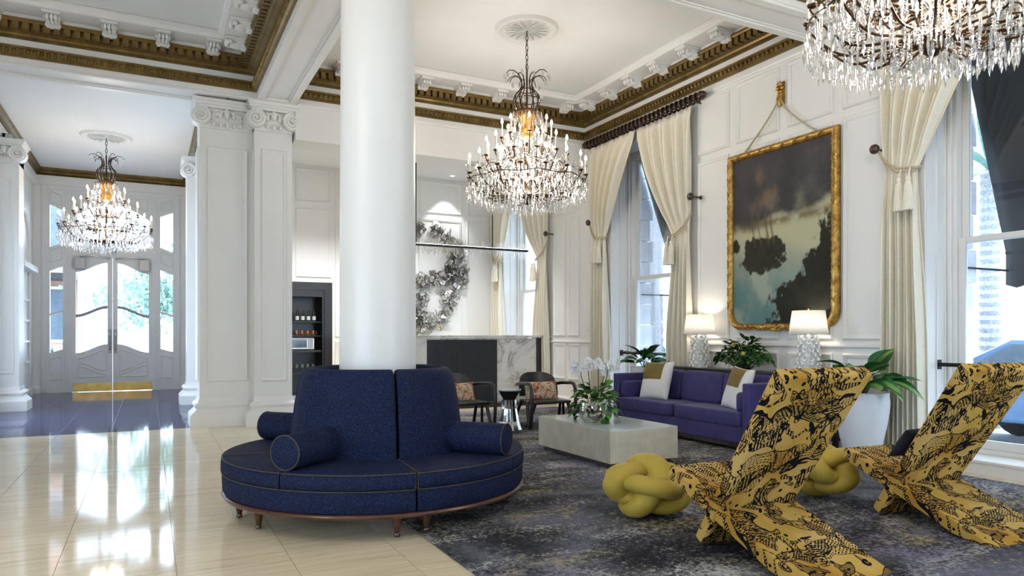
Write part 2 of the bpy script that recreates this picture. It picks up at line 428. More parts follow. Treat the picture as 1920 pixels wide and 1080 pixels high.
# floor: bed, travertine slabs, dark slabs in the entrance
fl = struct('floor', MB().box(XL-.3, XR+.55, YR-.3, 19.9, -.12, -.006), M['grout'], 'polished travertine floor with dark marble in the entrance')
TS = .622; tx0 = .14 - 9*TS; ty0 = 11.36 - 24*TS
tm = MB().box(0, TS-.003, 0, TS-.003, -.03, 0).mesh('tile', False)
for i in range(0, 20):
    for j in range(0, 24):
        x = tx0 + i*TS; y = ty0 + j*TS
        if x > 1.95 or y < 1.0 or x < -5.2: continue
        o = obj('tile', tm, M['travertine'], fl); o.location = (x, y, 0)
# stone beyond the rug and under it: larger plain slabs
sb = MB()
sb.box(tx0+12*TS, XR, ty0+16*TS, YB+.6, -.03, 0); sb.box(tx0+12*TS, XR, YR, ty0+16*TS, -.03, 0); sb.box(XL, tx0+12*TS, YR, 1.0+.05, -.03, 0)
sb.build('stone_bed', M['travertine'], fl, smooth=False)
dm = MB().box(0, TS-.004, 0, TS-.004, -.03, 0).mesh('dark_tile', False)
for i in range(4, 11):
    for j in range(0, 14):
        o = obj('dark_tile', dm, M['darkmarble'], fl); o.location = (tx0+i*TS+.0, 11.36+j*TS, 0)
MB().box(tx0+4*TS, tx0+11*TS, 11.36, 19.9, -.04, -.002).build('joint_bed', M['groutl'], fl, smooth=False)

def wallbox(name, label, boxes, mat=None):
    m = MB()
    for b in boxes: m.box(*b)
    return struct(name, m, mat or M['wall'], label, smooth=False)

# right wall with its deep window openings
bx = []; y = YR
for a, b in WIN:
    bx.append((XR, XR+.55, y, a, 0, ZC)); bx.append((XR, XR+.55, a, b, 0, WZ0)); bx.append((XR, XR+.55, a, b, WZ1, ZC)); y = b
bx.append((XR, XR+.55, y, YB+.3, 0, ZC))
wall_right = wallbox('wall_right', 'white panelled wall with tall curtained windows', bx)
wall_left = wallbox('wall_left', 'white wall on the entrance side with unseen openings added for daylight',
    [(XL-.3, XL, YR, -1.2, 0, ZC), (XL-.3, XL, -1.2, 1.6, 2.8, ZC), (XL-.3, XL, -1.2, 1.6, 0, .3), (XL-.3, XL, 1.6, 3.0, 0, ZC),
     (XL-.3, XL, 3.0, 4.4, 3.0, ZC), (XL-.3, XL, 3.0, 4.4, 0, .3), (XL-.3, XL, 4.4, 5.8, 0, ZC), (XL-.3, XL, 5.8, 7.2, 0, ZC), (XL-.3, XL, 7.2, YH+.6, 0, ZC)])  # openings out of view, added to let daylight onto the near floor
wallbox('wall_rear', 'white wall behind the viewer with an unseen opening added for daylight',
    [(XL, .4, YR-.3, YR, 0, ZC), (.4, 4.4, YR-.3, YR, 0, ZC), (4.4, 6.6, YR-.3, YR, 2.9, ZC), (6.6, XR, YR-.3, YR, 0, ZC)])  # the gap in this unseen wall is added as a daylight source
# far wall of the bar room, with the bar niche left open
NX0, NX1, NZ = 2.3, 3.40, 2.45
wall_back = wallbox('wall_back', 'white panelled wall of the bar room behind the low fireplace',
    [(.9, NX0, YB, YB+.3, 0, 4.95), (NX0, NX1, YB, YB+.3, NZ, 4.95), (NX1, XR, YB, YB+.3, 0, 4.95)])
# header over the bar room opening, return wall between bar room and entrance
wall_header = wallbox('wall_header', 'plain white header above the bar room opening', [(BX1, XR, YH, YH+.55, 4.33, ZC)])
wallbox('wall_entrance_right', 'white side wall of the entrance', [(.92, 1.15, YH+.5, 19.75, 0, 5.3)])
wall_el = wallbox('wall_entrance_left', 'white side wall of the entrance with an arched panel and an unseen added opening', [(-2.62, -2.4, YH+.5, 12.2, 0, 5.3), (-2.62, -2.4, 12.2, 14.8, 0, .3), (-2.62, -2.4, 12.2, 14.8, 3.3, 5.3), (-2.62, -2.4, 14.8, 19.75, 0, 5.3)])  # hidden opening added to bring daylight into the entrance
wallbox('wall_far_left', 'white wall beside the entrance opening', [(XL, -2.9, YH, YH+.55, 0, ZC)])
# entrance wall with the door opening
DX0, DX1, DZ, DY = -2.25, .70, 4.88, 19.7
wallbox('wall_entrance', 'white wall around the tall entrance doors', [(-2.4, DX0, DY, DY+.3, 0, 5.3), (DX1, .92, DY, DY+.3, 0, 5.3), (DX0, DX1, DY, DY+.3, DZ, 5.3)])
# ceilings
wallbox('ceiling', 'flat white plaster ceiling', [(XL, XR+.5, YR, YH+.3, ZC, ZC+.15)], M['ceil'])
wallbox('ceiling_bar_room', 'white ceiling of the bar room', [(.9, XR+.3, YH+.55, YB+.3, 4.85, 5.0)], M['ceil'])
wallbox('ceiling_entrance', 'white ceiling of the entrance', [(-2.6, 1.1, YH+.55, DY+.2, 5.25, 5.4)], M['ceil'])
# beams
def beam(label, x0, x1, y0, y1, along):
    m = MB().box(x0, x1, y0, y1, ZB, ZC)
    o = struct('ceiling_beam', m, M['trimw'], label, smooth=False)
    f = MB(); w_ = .10          # raised border that leaves a sunk panel along the soffit
    if along == 'Y':
        f.box(x0, x0+w_, y0, y1, ZB-.035, ZB); f.box(x1-w_, x1, y0, y1, ZB-.035, ZB); f.box(x0+w_, x1-w_, y1-w_, y1, ZB-.035, ZB)
        f.box(x0+w_, x0+w_+.03, y0, y1-w_, ZB-.018, ZB); f.box(x1-w_-.03, x1-w_, y0, y1-w_, ZB-.018, ZB)
    else:
        f.box(x0, x1, y0, y0+w_, ZB-.035, ZB); f.box(x0, x1, y1-w_, y1, ZB-.035, ZB)
        f.box(x0, x1, y0+w_, y0+w_+.03, ZB-.018, ZB); f.box(x0, x1, y1-w_-.03, y1-w_, ZB-.018, ZB)
    f.build('soffit_moulding', M['trimw'], o, smooth=False, bevel=.008)
    return o
beam('white ceiling beam running from the pilaster over the round column', BX0, BX1, BY1, YH, 'Y')
beam('white ceiling beam running on from the round column towards the viewer', BX0, BX1, YR, BY0, 'Y')
beam('white cross beam from the round column to the window wall', BX1, XR, BY0, BY1, 'X')
beam('white cross beam from the round column to the left', XL, BX0, BY0, BY1, 'X')
beam('white beam over the wide entrance opening', XL, BX1, YH, YH+.55, 'X')
beam('white crossing of the beams above the round column', BX0, BX1, BY0, BY1, 'X')

# ---- cornices: runs with mitred ends
def run(prof, A, B, nrm, m, m0=1, m1=1):
    # prof: closed list (p, z); A->B along the wall at p = 0; nrm points into the room; m0/m1: 1 mitre inwards, 0 square
    A = Vector((*A, 0)); B = Vector((*B, 0)); d = (B - A).normalized(); n = Vector((*nrm, 0)); k = len(prof)
    vs = [A + n*p + d*(p*m0) + Vector((0,0,z)) for p, z in prof] + [B + n*p - d*(p*m1) + Vector((0,0,z)) for p, z in prof]
    fs = [tuple(range(k)), tuple(range(2*k-1, k-1, -1))] + [(i, k+i, k+(i+1) % k, (i+1) % k) for i in range(k)]
    return m.add(vs, fs)
P_THIN = [(0,4.955), (.035,4.96), (.06,4.985), (.062,5.05), (.075,5.06), (.075,5.085), (.05,5.095), (0,5.10)]
P_GOLD = [(0,5.18), (.05,5.185), (.10,5.205), (.115,5.23), (.135,5.24), (.135,5.25), (.15,5.255), (.15,5.335), (.235,5.34), (.25,5.36), (.25,5.385), (0,5.39)]
P_CORO = [(0,5.39), (.2,5.39), (.2,5.445), (.53,5.45), (.545,5.46), (.55,5.50), (.58,5.52), (.58,5.545), (0,5.548)]
P_FASC = [(0,5.10), (.03,5.10), (.03,5.18), (0,5.18)]
P_PICT = [(0,4.84), (.02,4.845), (.03,4.865), (.03,4.885), (0,4.89)]
def modillion():
    m = MB(); m.box(-.10, .10, 0, .31, .10, .125)               # cap
    prof = []
    for i in range(13):
        t = i/12; prof.append((.01 + .27*t, -.005 + .10*(t**.8) - .018*math.sin(2*PI*t)))
    poly = prof + [(.28, .10), (.01, .10)]
    mm = MB().prism(poly, -.075, .075, 'YZ'); m.add(mm.v, mm.f)
    for sx in (-.079, .079):                                       # scroll eyes
        m.ell((sx, .235, .055), .012, .034, .034, 8, 5); m.ell((sx, .06, .03), .012, .024, .026, 8, 5)
    for k in range(3):                                             # leaf lobes under the bracket
        m.ell((-.045+.045*k, .15, .035), .024, .09, .03, 8, 5)
        m.ell((-.045+.045*k, .27, .055), .022, .03, .035, 8, 5)
    return m.mesh('modillion')
MOD = modillion()
DEN = MB().box(-.036, .036, -.01, .078, -.004, .084).mesh('dentil', False)
ntrim = [0]
def cornice(label, A, B, nrm, m0=1, m1=1, dents=True, dz=0.0):
    ntrim[0] += 1
    r = sroot('trim_%d' % ntrim[0], label)
    m = MB(); run(P_CORO, A, B, nrm, m, m0, m1); run(P_FASC, A, B, nrm, m, m0, m1); m.build('white_moulding', M['trimw'], r, smooth=False)
    m = MB(); run(P_GOLD, A, B, nrm, m, m0, m1); m.build('gold_moulding', M['gold'], r, smooth=False)
    m = MB(); run(P_THIN, A, B, nrm, m, m0, m1); m.build('gold_bead_moulding', M['gold'], r, smooth=False)
    a = Vector((*A, 0)); b = Vector((*B, 0)); d = (b-a).normalized(); n = Vector((*nrm, 0)); L = (b-a).length
    rot = Matrix((( -d.x if False else d.x, n.x, 0), (d.y, n.y, 0), (0, 0, 1))).to_4x4()
    if not dents: return r
    k = int((L - .3)/.112); s0 = (L - (k-1)*.112)/2
    for i in range(k):
        p = a + d*(s0 + i*.112) + n*.15; o = obj('dentil', DEN, M['gold'], r); o.matrix_local = Matrix.Translation((p.x, p.y, 5.256)) @ rot
    k = max(2, int((L - 1.2)/.62)+1); sp = (L - 1.24)/(k-1)
    for i in range(k):
        p = a + d*(.62 + i*sp) + n*.2; o = obj('modillion', MOD, M['trimw'], r); o.matrix_local = Matrix.Translation((p.x, p.y, 5.32)) @ rot
    m = MB(); k = int(L/.075)
    for i in range(k):
        p = a + d*((i+.5)*L/k) + n*.064
        m.ell((p.x, p.y, 5.018), .024+.006*abs(n.x), .024+.006*abs(n.y), .034, 8, 5)
    o = m.build('bead_row', M['gold'], r); o['kind'] = 'stuff'
    return r
cornice('white and gold dentil cornice over the bar room header', (BX1, YH), (XR, YH), (0,-1))
cornice('white and gold dentil cornice along the window wall above the painting', (XR, YH), (XR, BY1), (-1,0))
cornice('white and gold cornice on the far side of the cross beam', (XR, BY1), (BX1, BY1), (0,1), dents=False)
cornice('white and gold cornice on the hidden side of the long beam', (BX1, BY1), (BX1, YH), (1,0), dents=False)
cornice('white and gold dentil cornice over the entrance opening', (XL, YH), (BX0, YH), (0,-1))
cornice('white and gold dentil cornice on the left side of the long beam', (BX0, YH), (BX0, BY1), (-1,0))
cornice('white and gold cornice on the far side of the left cross beam', (BX0, BY1), (XL, BY1), (0,1), dents=False)
cornice('white and gold cornice on the left wall', (XL, BY1), (XL, YH), (1,0), dents=False)
cornice('white and gold dentil cornice along the window wall behind the nearest chandelier', (XR, BY0), (XR, YR), (-1,0), 1, 0)
cornice('white and gold dentil cornice on the near side of the cross beam', (BX1, BY0), (XR, BY0), (0,-1), 1, 1)
# slim picture moulding below the gold, on header and right wall
m = MB(); run(P_PICT, (BX1, YH), (XR, YH), (0,-1), m); run(P_PICT, (XR, YH), (XR, YR), (-1,0), m, 1, 0)
struct('trim_11', m, M['trimw'], 'slim white picture moulding below the gold cornice', smooth=False)
# entrance cornice: one dark gold band
P_ENT = [(0,5.08), (.04,5.085), (.06,5.11), (.10,5.12), (.10,5.17), (.15,5.19), (.17,5.22), (.17,5.25), (0,5.25)]
m = MB(); e0, e1, ey0, ey1 = -2.4, .92, YH+.55, DY
run(P_ENT, (e0, ey1), (e1, ey1), (0,-1), m); run(P_ENT, (e1, ey1), (e1, ey0), (-1,0), m); run(P_ENT, (e1, ey0), (e0, ey0), (0,1), m); run(P_ENT, (e0, ey0), (e0, ey1), (1,0), m)
struct('trim_12', m, M['gold'], 'dark gold cornice around the entrance ceiling', smooth=False)
P_EF = [(0,4.86), (.05,4.87), (.08,4.9), (.08,5.08), (0,5.08)]
m = MB(); run(P_EF, (e0, ey1), (e1, ey1), (0,-1), m); run(P_EF, (e1, ey1), (e1, ey0), (-1,0), m); run(P_EF, (e0, ey0), (e0, ey1), (1,0), m)
struct('trim_13', m, M['trimw'], 'white frieze below the entrance cornice', smooth=False)

# ---- wall panels: rectangular moulding frames
def frame_pts(m, a0, a1, z0, z1, P, w_=.05, t_=.03):
    # P(a, z, depth) -> point; mitred picture-frame moulding with a rounded section
    sec = [(0, 0), (0, t_*.6), (w_*.3, t_), (w_*.6, t_*.75), (w_, t_*.3), (w_, 0)]
    cs = [(a0, z0, 1, 1), (a1, z0, -1, 1), (a1, z1, -1, -1), (a0, z1, 1, -1)]
    k = len(sec); vs = []
    for a, z, sa, sz in cs:
        vs += [P(a + sa*q, z + sz*q, d) for q, d in sec]
    fs = []
    for c in range(4):
        e = (c+1) % 4
        for i in range(k-1): fs.append((c*k+i, c*k+i+1, e*k+i+1, e*k+i))
    m.add(vs, fs)
def panels(wall, rects, P):
    for a0, a1, z0, z1 in rects:
        m = MB(); frame_pts(m, a0, a1, z0, z1, P); m.build('panel_moulding', M['trimw'], wall, ang=50)
PR = lambda a, z, d: (XR - d, a, z)
PB = lambda a, z, d: (a, YB - d, z)
cols = [(7.42, 8.05), (6.54, 7.28), (5.74, 6.40), (5.02, 5.60)]
panels(wall_right, [(a, b, 3.98, 4.80) for a, b in cols], PR)
panels(wall_right, [(a, b, 1.30, 3.88) for a, b in cols], PR)
panels(wall_right, [(a, b, .22, 1.14) for a, b in cols], PR)
cols2 = [(11.78, 12.22), (11.28, 11.68)]
panels(wall_right, [(a, b, 1.34, 3.60) for a, b in cols2] + [(a, b, 3.72, 4.25) for a, b in cols2] + [(a, b, .50, 1.20) for a, b in cols2], PR)
panels(wall_right, [(10.62, 10.98, .5, 1.2), (10.62, 10.98, 1.34, 3.6), (10.62, 10.98, 3.72, 4.75)], PR)
panels(wall_back, [(1.3, 2.5, 2.55, 3.95), (2.66, 3.38, 2.55, 3.95), (2.66, 3.38, 4.08, 4.78), (1.3, 2.5, 4.08, 4.78), (3.46, 3.56, 1.32, 4.78), (3.46, 3.56, .25, 1.24)] + [(a, b, z0, z1) for a, b in ((3.72, 4.40), (4.52, 5.16), (5.30, 6.32), (6.45, 7.12)) for z0, z1 in ((4.08, 4.78), (.4, 3.95))], PB)
# chair rail + baseboards on the right wall
m = MB(); rail = [(0,1.20), (.02,1.205), (.035,1.22), (.035,1.24), (.015,1.25), (0,1.255)]
segs = []; y = YR
for a, b in WIN: segs.append((y, a-.14)); y = b+.14
segs.append((y, YB))
for a, b in segs: run(rail, (XR, b), (XR, a), (-1,0), m, 0, 0)
struct('trim_14', m, M['trimw'], 'white chair rail on the window wall', smooth=False)
m = MB(); base = [(0,0), (.035,0), (.035,.13), (.025,.15), (.012,.17), (0,.175)]
for a, b in segs: run(base, (XR, b), (XR, a), (-1,0), m, 0, 0)
base2 = [(0,0), (.03,0), (.03,.09), (.02,.115), (0,.12)]
for a, b in WIN: run(base2, (XR, b+.14), (XR, a-.14), (-1,0), m, 0, 0)
struct('baseboard_right', m, M['trimw'], 'white baseboard along the window wall', smooth=False)
m = MB(); run(base, (XR, YB), (NX1+.05, YB), (0,-1), m, 0, 0); run(base, (NX0-.05, YB), (1.1, YB), (0,-1), m, 0, 0)
struct('baseboard_back', m, M['trimw'], 'white baseboard of the bar room', smooth=False)
m = MB(); run(base, (DX0, DY), (-2.4, DY), (0,-1), m, 0, 0); run(base, (.92, DY), (DX1, DY), (0,-1), m, 0, 0); run(base, (-2.4, YH+.6), (-2.4, DY), (1,0), m, 0, 0); run(base, (.92, DY), (.92, YH+.6), (-1,0), m, 0, 0)
struct('baseboard_entrance', m, M['trimw'], 'white baseboard of the entrance', smooth=False)
# arched panel on the entrance side wall
m = MB(); pts = [(-2.39, 17.2, .5), (-2.39, 17.2, 3.2)] + [(-2.39, 18.05 - .85*math.cos(PI*i/12), 3.2 + .85*math.sin(PI*i/12)) for i in range(13)] + [(-2.39, 18.9, .5)]
m.tube(pts, .05, 6); m.box(-2.4, -2.22, 17.1, 19.0, 2.75, 2.87)
m.build('arch_moulding', M['trimw'], wall_el)
for z in (.75, 1.2, 1.65, 2.1):
    MB().box(-2.4, -2.36, 17.25, 18.85, z, z+.05).build('panel_rail', M['trimw'], wall_el, smooth=False)

# ---- piers with ionic capitals
def spiral(cx, cz, y, r0, turns, dirn, rt):
    pts = []; N_ = int(26*turns)
    for i in range(N_+1):
        t = i/N_; a = PI/2 - dirn*2*PI*turns*t; r = r0*(1 - .86*t)
        pts.append((cx + dirn*0 + r*math.cos(a), y - .012*t, cz + r*math.sin(a)))
    return pts, [rt*(1-.55*i/N_) for i in range(N_+1)]
def capital(w_, d_):
    # local: x across (-w/2..w/2), y = 0 at the shaft front (towards -y), z = 0 at the abacus top, going down
    m = MB(); hw = w_/2
    m.box(-hw-.10, hw+.10, -.14, d_, -.05, 0); m.box(-hw-.075, hw+.075, -.11, d_, -.085, -.05); m.box(-hw-.05, hw+.05, -.085, d_, -.125, -.085)
    m.box(-hw, hw, -.03, d_, -.42, -.125)
    R = .125
    for sx in (-1, 1):
        cx = sx*(hw - .015); cz = -.255
        pts, rr = spiral(cx, cz, -.10, R, 2.3, -sx, .030); m.tube(pts, rr, 7)
        m.lathe([(.0, 0), (R*.95, 0), (R*.95, .08), (0, .08)], 18)
        q = MB().lathe([(0, 0), (R+.012, 0), (R+.012, .22), (0, .22)], 20)
        m.add([(cx + x, -.09 + z, cz + y_) for x, y_, z in q.v], q.f)
        m.ell((cx, -.115, cz), .024, .02, .024, 8, 5)
    n = max(3, int((w_ - .24)/.085))
    for i in range(n):                           # egg moulding and leaf sprays between the volutes
        x = -hw + .14 + (w_ - .28)*(i + .5)/n
        m.ell((x, -.05, -.355), .030, .035, .048, 8, 6)
        m.ell((x, -.045, -.225 + .02*(i % 2)), .034, .03, .062, 8, 6)
    for sx in (-1, 1):
        for k in range(4):
            a = .35 + k*.38
            m.ell((sx*(.03+.055*k), -.06, -.16 - .012*k*k), .04, .028, .026, 8, 5)
    m.ell((0, -.07, -.19), .045, .04, .075, 10, 6)
    return m
def pier(label, x0, x1, yf, yb, panel=True, base_ext=.13):
    r = sroot('pilaster', label); w_ = x1 - x0
    MB().box(x0, x1, yf, yb, .3, ZB-.1).build('shaft', M['trimw'], r, smooth=False)
    m = MB()
    prof = [(base_ext, 0), (base_ext, .17), (base_ext-.01, .185), (base_ext-.035, .21), (base_ext-.07, .24), (base_ext-.085, .265), (base_ext-.085, .275),
            (base_ext-.06, .295), (base_ext-.055, .32), (base_ext-.075, .345), (.02, .36), (.012, .40), (0, .43)]
    k = len(prof); vs = []
    for e, z in prof: vs += [(x0-e, yf-e, z), (x1+e, yf-e, z), (x1+e, yb, z), (x0-e, yb, z)]
    fs = []
    for i in range(k-1):
        for c in range(4): fs.append((i*4+c, i*4+(c+1) % 4, (i+1)*4+(c+1) % 4, (i+1)*4+c))
    m.add(vs, fs).build('base', M['trimw'], r, ang=25)
    if panel:
        m = MB(); frame_pts(m, x0+.10, x1-.08, .66, ZB-.72, lambda a, z, d: (a, yf-d, z)); m.build('panel_moulding', M['trimw'], r, ang=50)
        m = MB(); frame_pts(m, yf+.08, yb-.06, .66, ZB-.72, lambda a, z, d: (x0-d, a, z))
        if yb - yf > .3: m.build('panel_moulding', M['trimw'], r, ang=50)
    c = capital(w_, yb - yf).build('capital', M['trimw'], r, ang=45); c.location = ((x0+x1)/2, yf, ZB-.035)
    return r
pier('wide white panelled pilaster with ionic capital beside the entrance', .66, 1.41, YH+.33, YH+.9)
pier('white panelled pilaster with ionic capital nearest the round settee', 1.40, 1.95, YH+.12, YH+.9)
pier('white pilaster with ionic capital beyond the wide pilaster at the entrance', .66, 1.0, 15.3, 15.95, panel=False)
pier('white pilaster with ionic capital at the left edge of the picture', -2.5, -2.08, 15.35, 15.9)
pier('white panelled pilaster left of the entrance opening, out of the picture', -2.85, -2.15, YH+.33, YH+.9)
# jamb between the pilaster and the bar room
wallbox('wall_bar_left', 'white wall end beside the bar room', [(1.15, 1.95, YH+.5, YH+.62, 0, 4.9)])

# ---- the round column
r = sroot('column', 'plain white round column rising out of the round settee')
CX, CYc = 1.655, 5.63
MB().lathe([(.306, 0), (.306, 1.2), (.303, 2.2), (.297, 3.4), (.290, ZB-.05), (.30, ZB-.04), (.30, ZB)], 64, (CX, CYc, 0)).build('shaft', M['column'], r, ang=30)

# ---- ceiling rosettes
def rosette(label, x, y, z, R):
    r = sroot('ceiling_rosette', label); r.location = (x, y, z)
    m = MB().lathe([(0, -.035), (R*.18, -.03), (R*.72, -.022), (R*.78, -.03), (R*.86, -.05), (R*.93, -.045), (R*.97, -.02), (R, 0)], 48); m.build('disc', M['trimw'], r)
    pet = MB()
    for i in range(9):
        t = i/8; wd = R*.085*math.sin(PI*min(1, t*.9+.1))*(.5+t*.7); z_ = -.03 - .02*math.sin(PI*t)
        pet.add([], []); 
    outline = []
    for i in range(11):
        t = i/10; outline.append((R*(.16+.56*t), R*.10*math.sin(PI*(t**.7))*(.45+.55*t)))
    pts = [(x_, y_, -.026) for x_, y_ in outline] + [(x_, -y_, -.026) for x_, y_ in outline[::-1]]
    pm = MB().tube(pts, R*.022, 6, closed=True); pm.tube([(R*.2, 0, -.035), (R*.66, 0, -.045)], R*.03, 6)
    me = pm.mesh('petal')
    for k in range(16):
        o = obj('petal', me, M['trimw'], r); o.rotation_euler = (0, 0, 2*PI*k/16)
    return r
# ------------------------------------------------------------------ windows of the right wall
XW = XR + .42
def window(n, label, y0, y1):
    r = sroot('window_%d' % n, label)
    m = MB(); a, b, z0, z1 = y0, y1, WZ0, WZ1
    for q in ((a, a+.09), (b-.09, b)): m.box(XW-.05, XW+.12, q[0], q[1], z0, z1)
    m.box(XW-.05, XW+.12, a+.09, b-.09, z1-.12, z1); m.box(XW-.05, XW+.12, a+.09, b-.09, z0, z0+.05)
    m.box(XW-.09, XW-.05, a, a+.05, z0, z1); m.box(XW-.09, XW-.05, b-.05, b, z0, z1)
    m.build('frame', M['trimw'], r, smooth=False, bevel=.006)
    zm = 2.34
    for nm, za, zb, x in (('lower_sash', z0+.05, zm+.04, XW-.02), ('upper_sash', zm-.02, z1-.12, XW+.045)):
        s_ = MB(); A, B = a+.09, b-.09
        for q in ((A, A+.07), (B-.07, B)): s_.box(x, x+.05, q[0], q[1], za, zb)
        s_.box(x, x+.05, A+.07, B-.07, za, za+(.09 if nm[0] == 'l' else .06)); s_.box(x, x+.05, A+.07, B-.07, zb-.06, zb)
        so = s_.build(nm, M['trimw'], r, smooth=False, bevel=.005)
        MB().box(x+.02, x+.026, A+.07, B-.07, za+.06, zb-.05).build('pane', M['pane'], so, smooth=False)
    MB().box(XR-.04, XW-.05, a-.03, b+.03, z0-.03, z0+.001).build('sill', M['trimw'], r, smooth=False, bevel=.008)
    m = MB(); 
    for q in (.16, .30):                       # panelled reveal lines
        m.box(XR+q, XR+q+.02, b-.012, b+.001, z0, z1); m.box(XR+q, XR+q+.02, a-.001, a+.012, z0, z1)
    m.build('reveal_moulding', M['trimw'], r, smooth=False)
    return r
for i, (lab, (a, b)) in enumerate(zip(['tall white sash window behind the viewer', 'tall white sash window behind the two printed plank chairs', 'tall white sash window left of the painting', 'tall white sash window in the bar room'], WIN)):
    window(i+1, lab, a, b)
    # architrave
    m = MB(); 
    for q in ((a-.12, a), (b, b+.12)): m.box(XR-.02, XR, q[0], q[1], 0.12, WZ1+.1)
    m.box(XR-.02, XR, a, b, WZ1, WZ1+.1)
    struct('trim_%d' % (15+i), m, M['trimw'], 'white flat architrave around ' + ['the window behind the viewer', 'the window behind the plank chairs', 'the window left of the painting', 'the bar room window'][i], smooth=False, bevel=.006)
# black grab rails across the windows
for (a, b), lab in ((WIN[1], 'black metal rail across the window behind the plank chairs'), (WIN[2], 'black metal rail across the window left of the painting')):
    t = thing('window_rail', lab, 'rail', (XR+.2, (a+b)/2, 1.045)); L = (b-a)/2 - .01
    MB().box(-.02, .02, -L, L, -.02, .02).build('bar', M['iron'], t, bevel=.004)
    for s_ in (-1, 1): MB().box(-.035, .035, s_*L-.006, s_*L+.006, -.05, .05).build('bracket', M['iron'], t, smooth=False)
# awnings outside
def awning(lab, a, b):
    t = thing('awning', lab, 'awning', (XR+.62, (a+b)/2, 4.43)); hw = (b-a)/2 - .02
    xo, zo = .78, -2.15
    n = 14; vs = []; fs = []
    for i in range(n+1):
        y = -hw + 2*hw*i/n; s_ = .012*math.cos(PI*i)
        vs += [(0, y, 0), (xo+s_, y, zo), (xo+s_, y, zo-.36 - (.04 if i % 2 else 0))]
    for i in range(n): k = 3*i; fs += [(k, k+3, k+4, k+1), (k+1, k+4, k+5, k+2)]
    o = MB().add(vs, fs).build('canopy', M['awning'], t, ang=60); md = o.modifiers.new('th', 'SOLIDIFY'); md.thickness = .006
    m = MB(); m.tube([(xo, -hw, zo), (xo, hw, zo)], .015, 6)
    for s_ in (-1, 1): m.tube([(0, s_*(hw-.02), zo-.2), (xo, s_*(hw-.02), zo-.2)], .013, 6)
    m.build('frame', M['iron'], t)
    return t
awning('charcoal canvas awning outside the window behind the plank chairs', *WIN[1])
awning('charcoal canvas awning outside the window left of the painting', *WIN[2])
# stone quoins on the outside of the wall, left of each window
qi = MB().box(0, .34, 0, .22, 0, .36).mesh('stone_block', False)
qj = MB().box(0, .28, 0, .22, 0, .36).mesh('stone_block', False)
for a, b in WIN[1:3]:
    for k in range(12):
        o = obj('stone_block', qi if k % 2 else qj, M['stone'], wall_right); o.location = (XR+.56, b+.01, .05+k*.375)
# ------------------------------------------------------------------ outside, window side
struct('ground', MB().box(XR+.6, 40, -25, 60, -.35, -.15).box(-30, 12, 20.1, 60, -.35, -.1), M['pave'], 'pale pavement outside', smooth=False)
t = thing('office_building', 'pale overexposed building across the street outside the windows', 'building', (19, 8, -.15))
MB().box(0, 6, -30, 38, 0, 14).build('wall', M['facade'], t, smooth=False)
pm = MB().box(-.05, 0, 0, 3.3, 0, 1.25).mesh('facade_panel', False)
for i in range(12):
    for j in range(6):
        o = obj('facade_panel', pm, M['facade'], t); o.location = (0, -22 + i*3.4, .3 + j*1.33)
def palm(lab, x, y, h):
    t = thing('palm_tree', lab, 'tree', (x, y, -.15))
    prof = []
    for i in range(60): prof.append((.12 + .025*(i % 2) + .03*(1 - i/60), h*i/60))
    MB().lathe(prof, 12).build('trunk', M['barkp'], t)
    fm = MB()
    for i in range(9):
        s_ = i/8; fm.v += [(1.9*s_, -.13*math.sin(PI*min(1, s_*.95+.05)), .5*s_ - 1.3*s_*s_), (1.9*s_, .13*math.sin(PI*min(1, s_*.95+.05)), .5*s_ - 1.3*s_*s_)]
        if i: k = 2*i; fm.f.append((k-2, k-1, k+1, k))
    me = fm.mesh('frond')
    for k in range(14):
        o = obj('frond', me, M['outleaf'], t); o.location = (0, 0, h); o.rotation_euler = (0, -.5*(k % 3) + .2, 2*PI*k/14)
palm('shaggy palm trunk seen through the window left of the painting', 10.0, 12.55, 6.5)
palm('palm seen at the upper left of the window behind the plank chairs', 12.2, 6.75, 4.2)
def hedge(lab, x, y, hx, hy, hz, z0=-.15, mat='outleaf', n=500, cat='hedge', nm='hedge'):
    t = thing(nm, lab, cat, (x, y, z0)); rnd = random.Random(int(x*7+y*3)); m = MB()
    for k in range(n):
        a, b, c = rnd.uniform(-1, 1), rnd.uniform(-1, 1), rnd.uniform(0, 1)
        q = Matrix.Translation((a*hx, b*hy, c*hz)) @ Euler((rnd.uniform(0, 6), rnd.uniform(0, 6), rnd.uniform(0, 6))).to_matrix().to_4x4()
        vs = [q @ Vector(p) for p in ((-.12, 0, 0), (0, .05, .01), (.12, 0, 0), (0, -.05, .01))]; m.add(vs, [(0, 1, 2, 3)])
    o = m.build('foliage', M[mat], t, smooth=False); o['kind'] = 'stuff'
    MB().box(-hx*.8, hx*.8, -hy*.8, hy*.8, 0, hz*.85).build('core', M['leaf'], t, smooth=False)
    return t
hedge('clipped green hedge at the foot of the window left of the painting', 11.4, 13.0, .5, 3.4, 1.25)
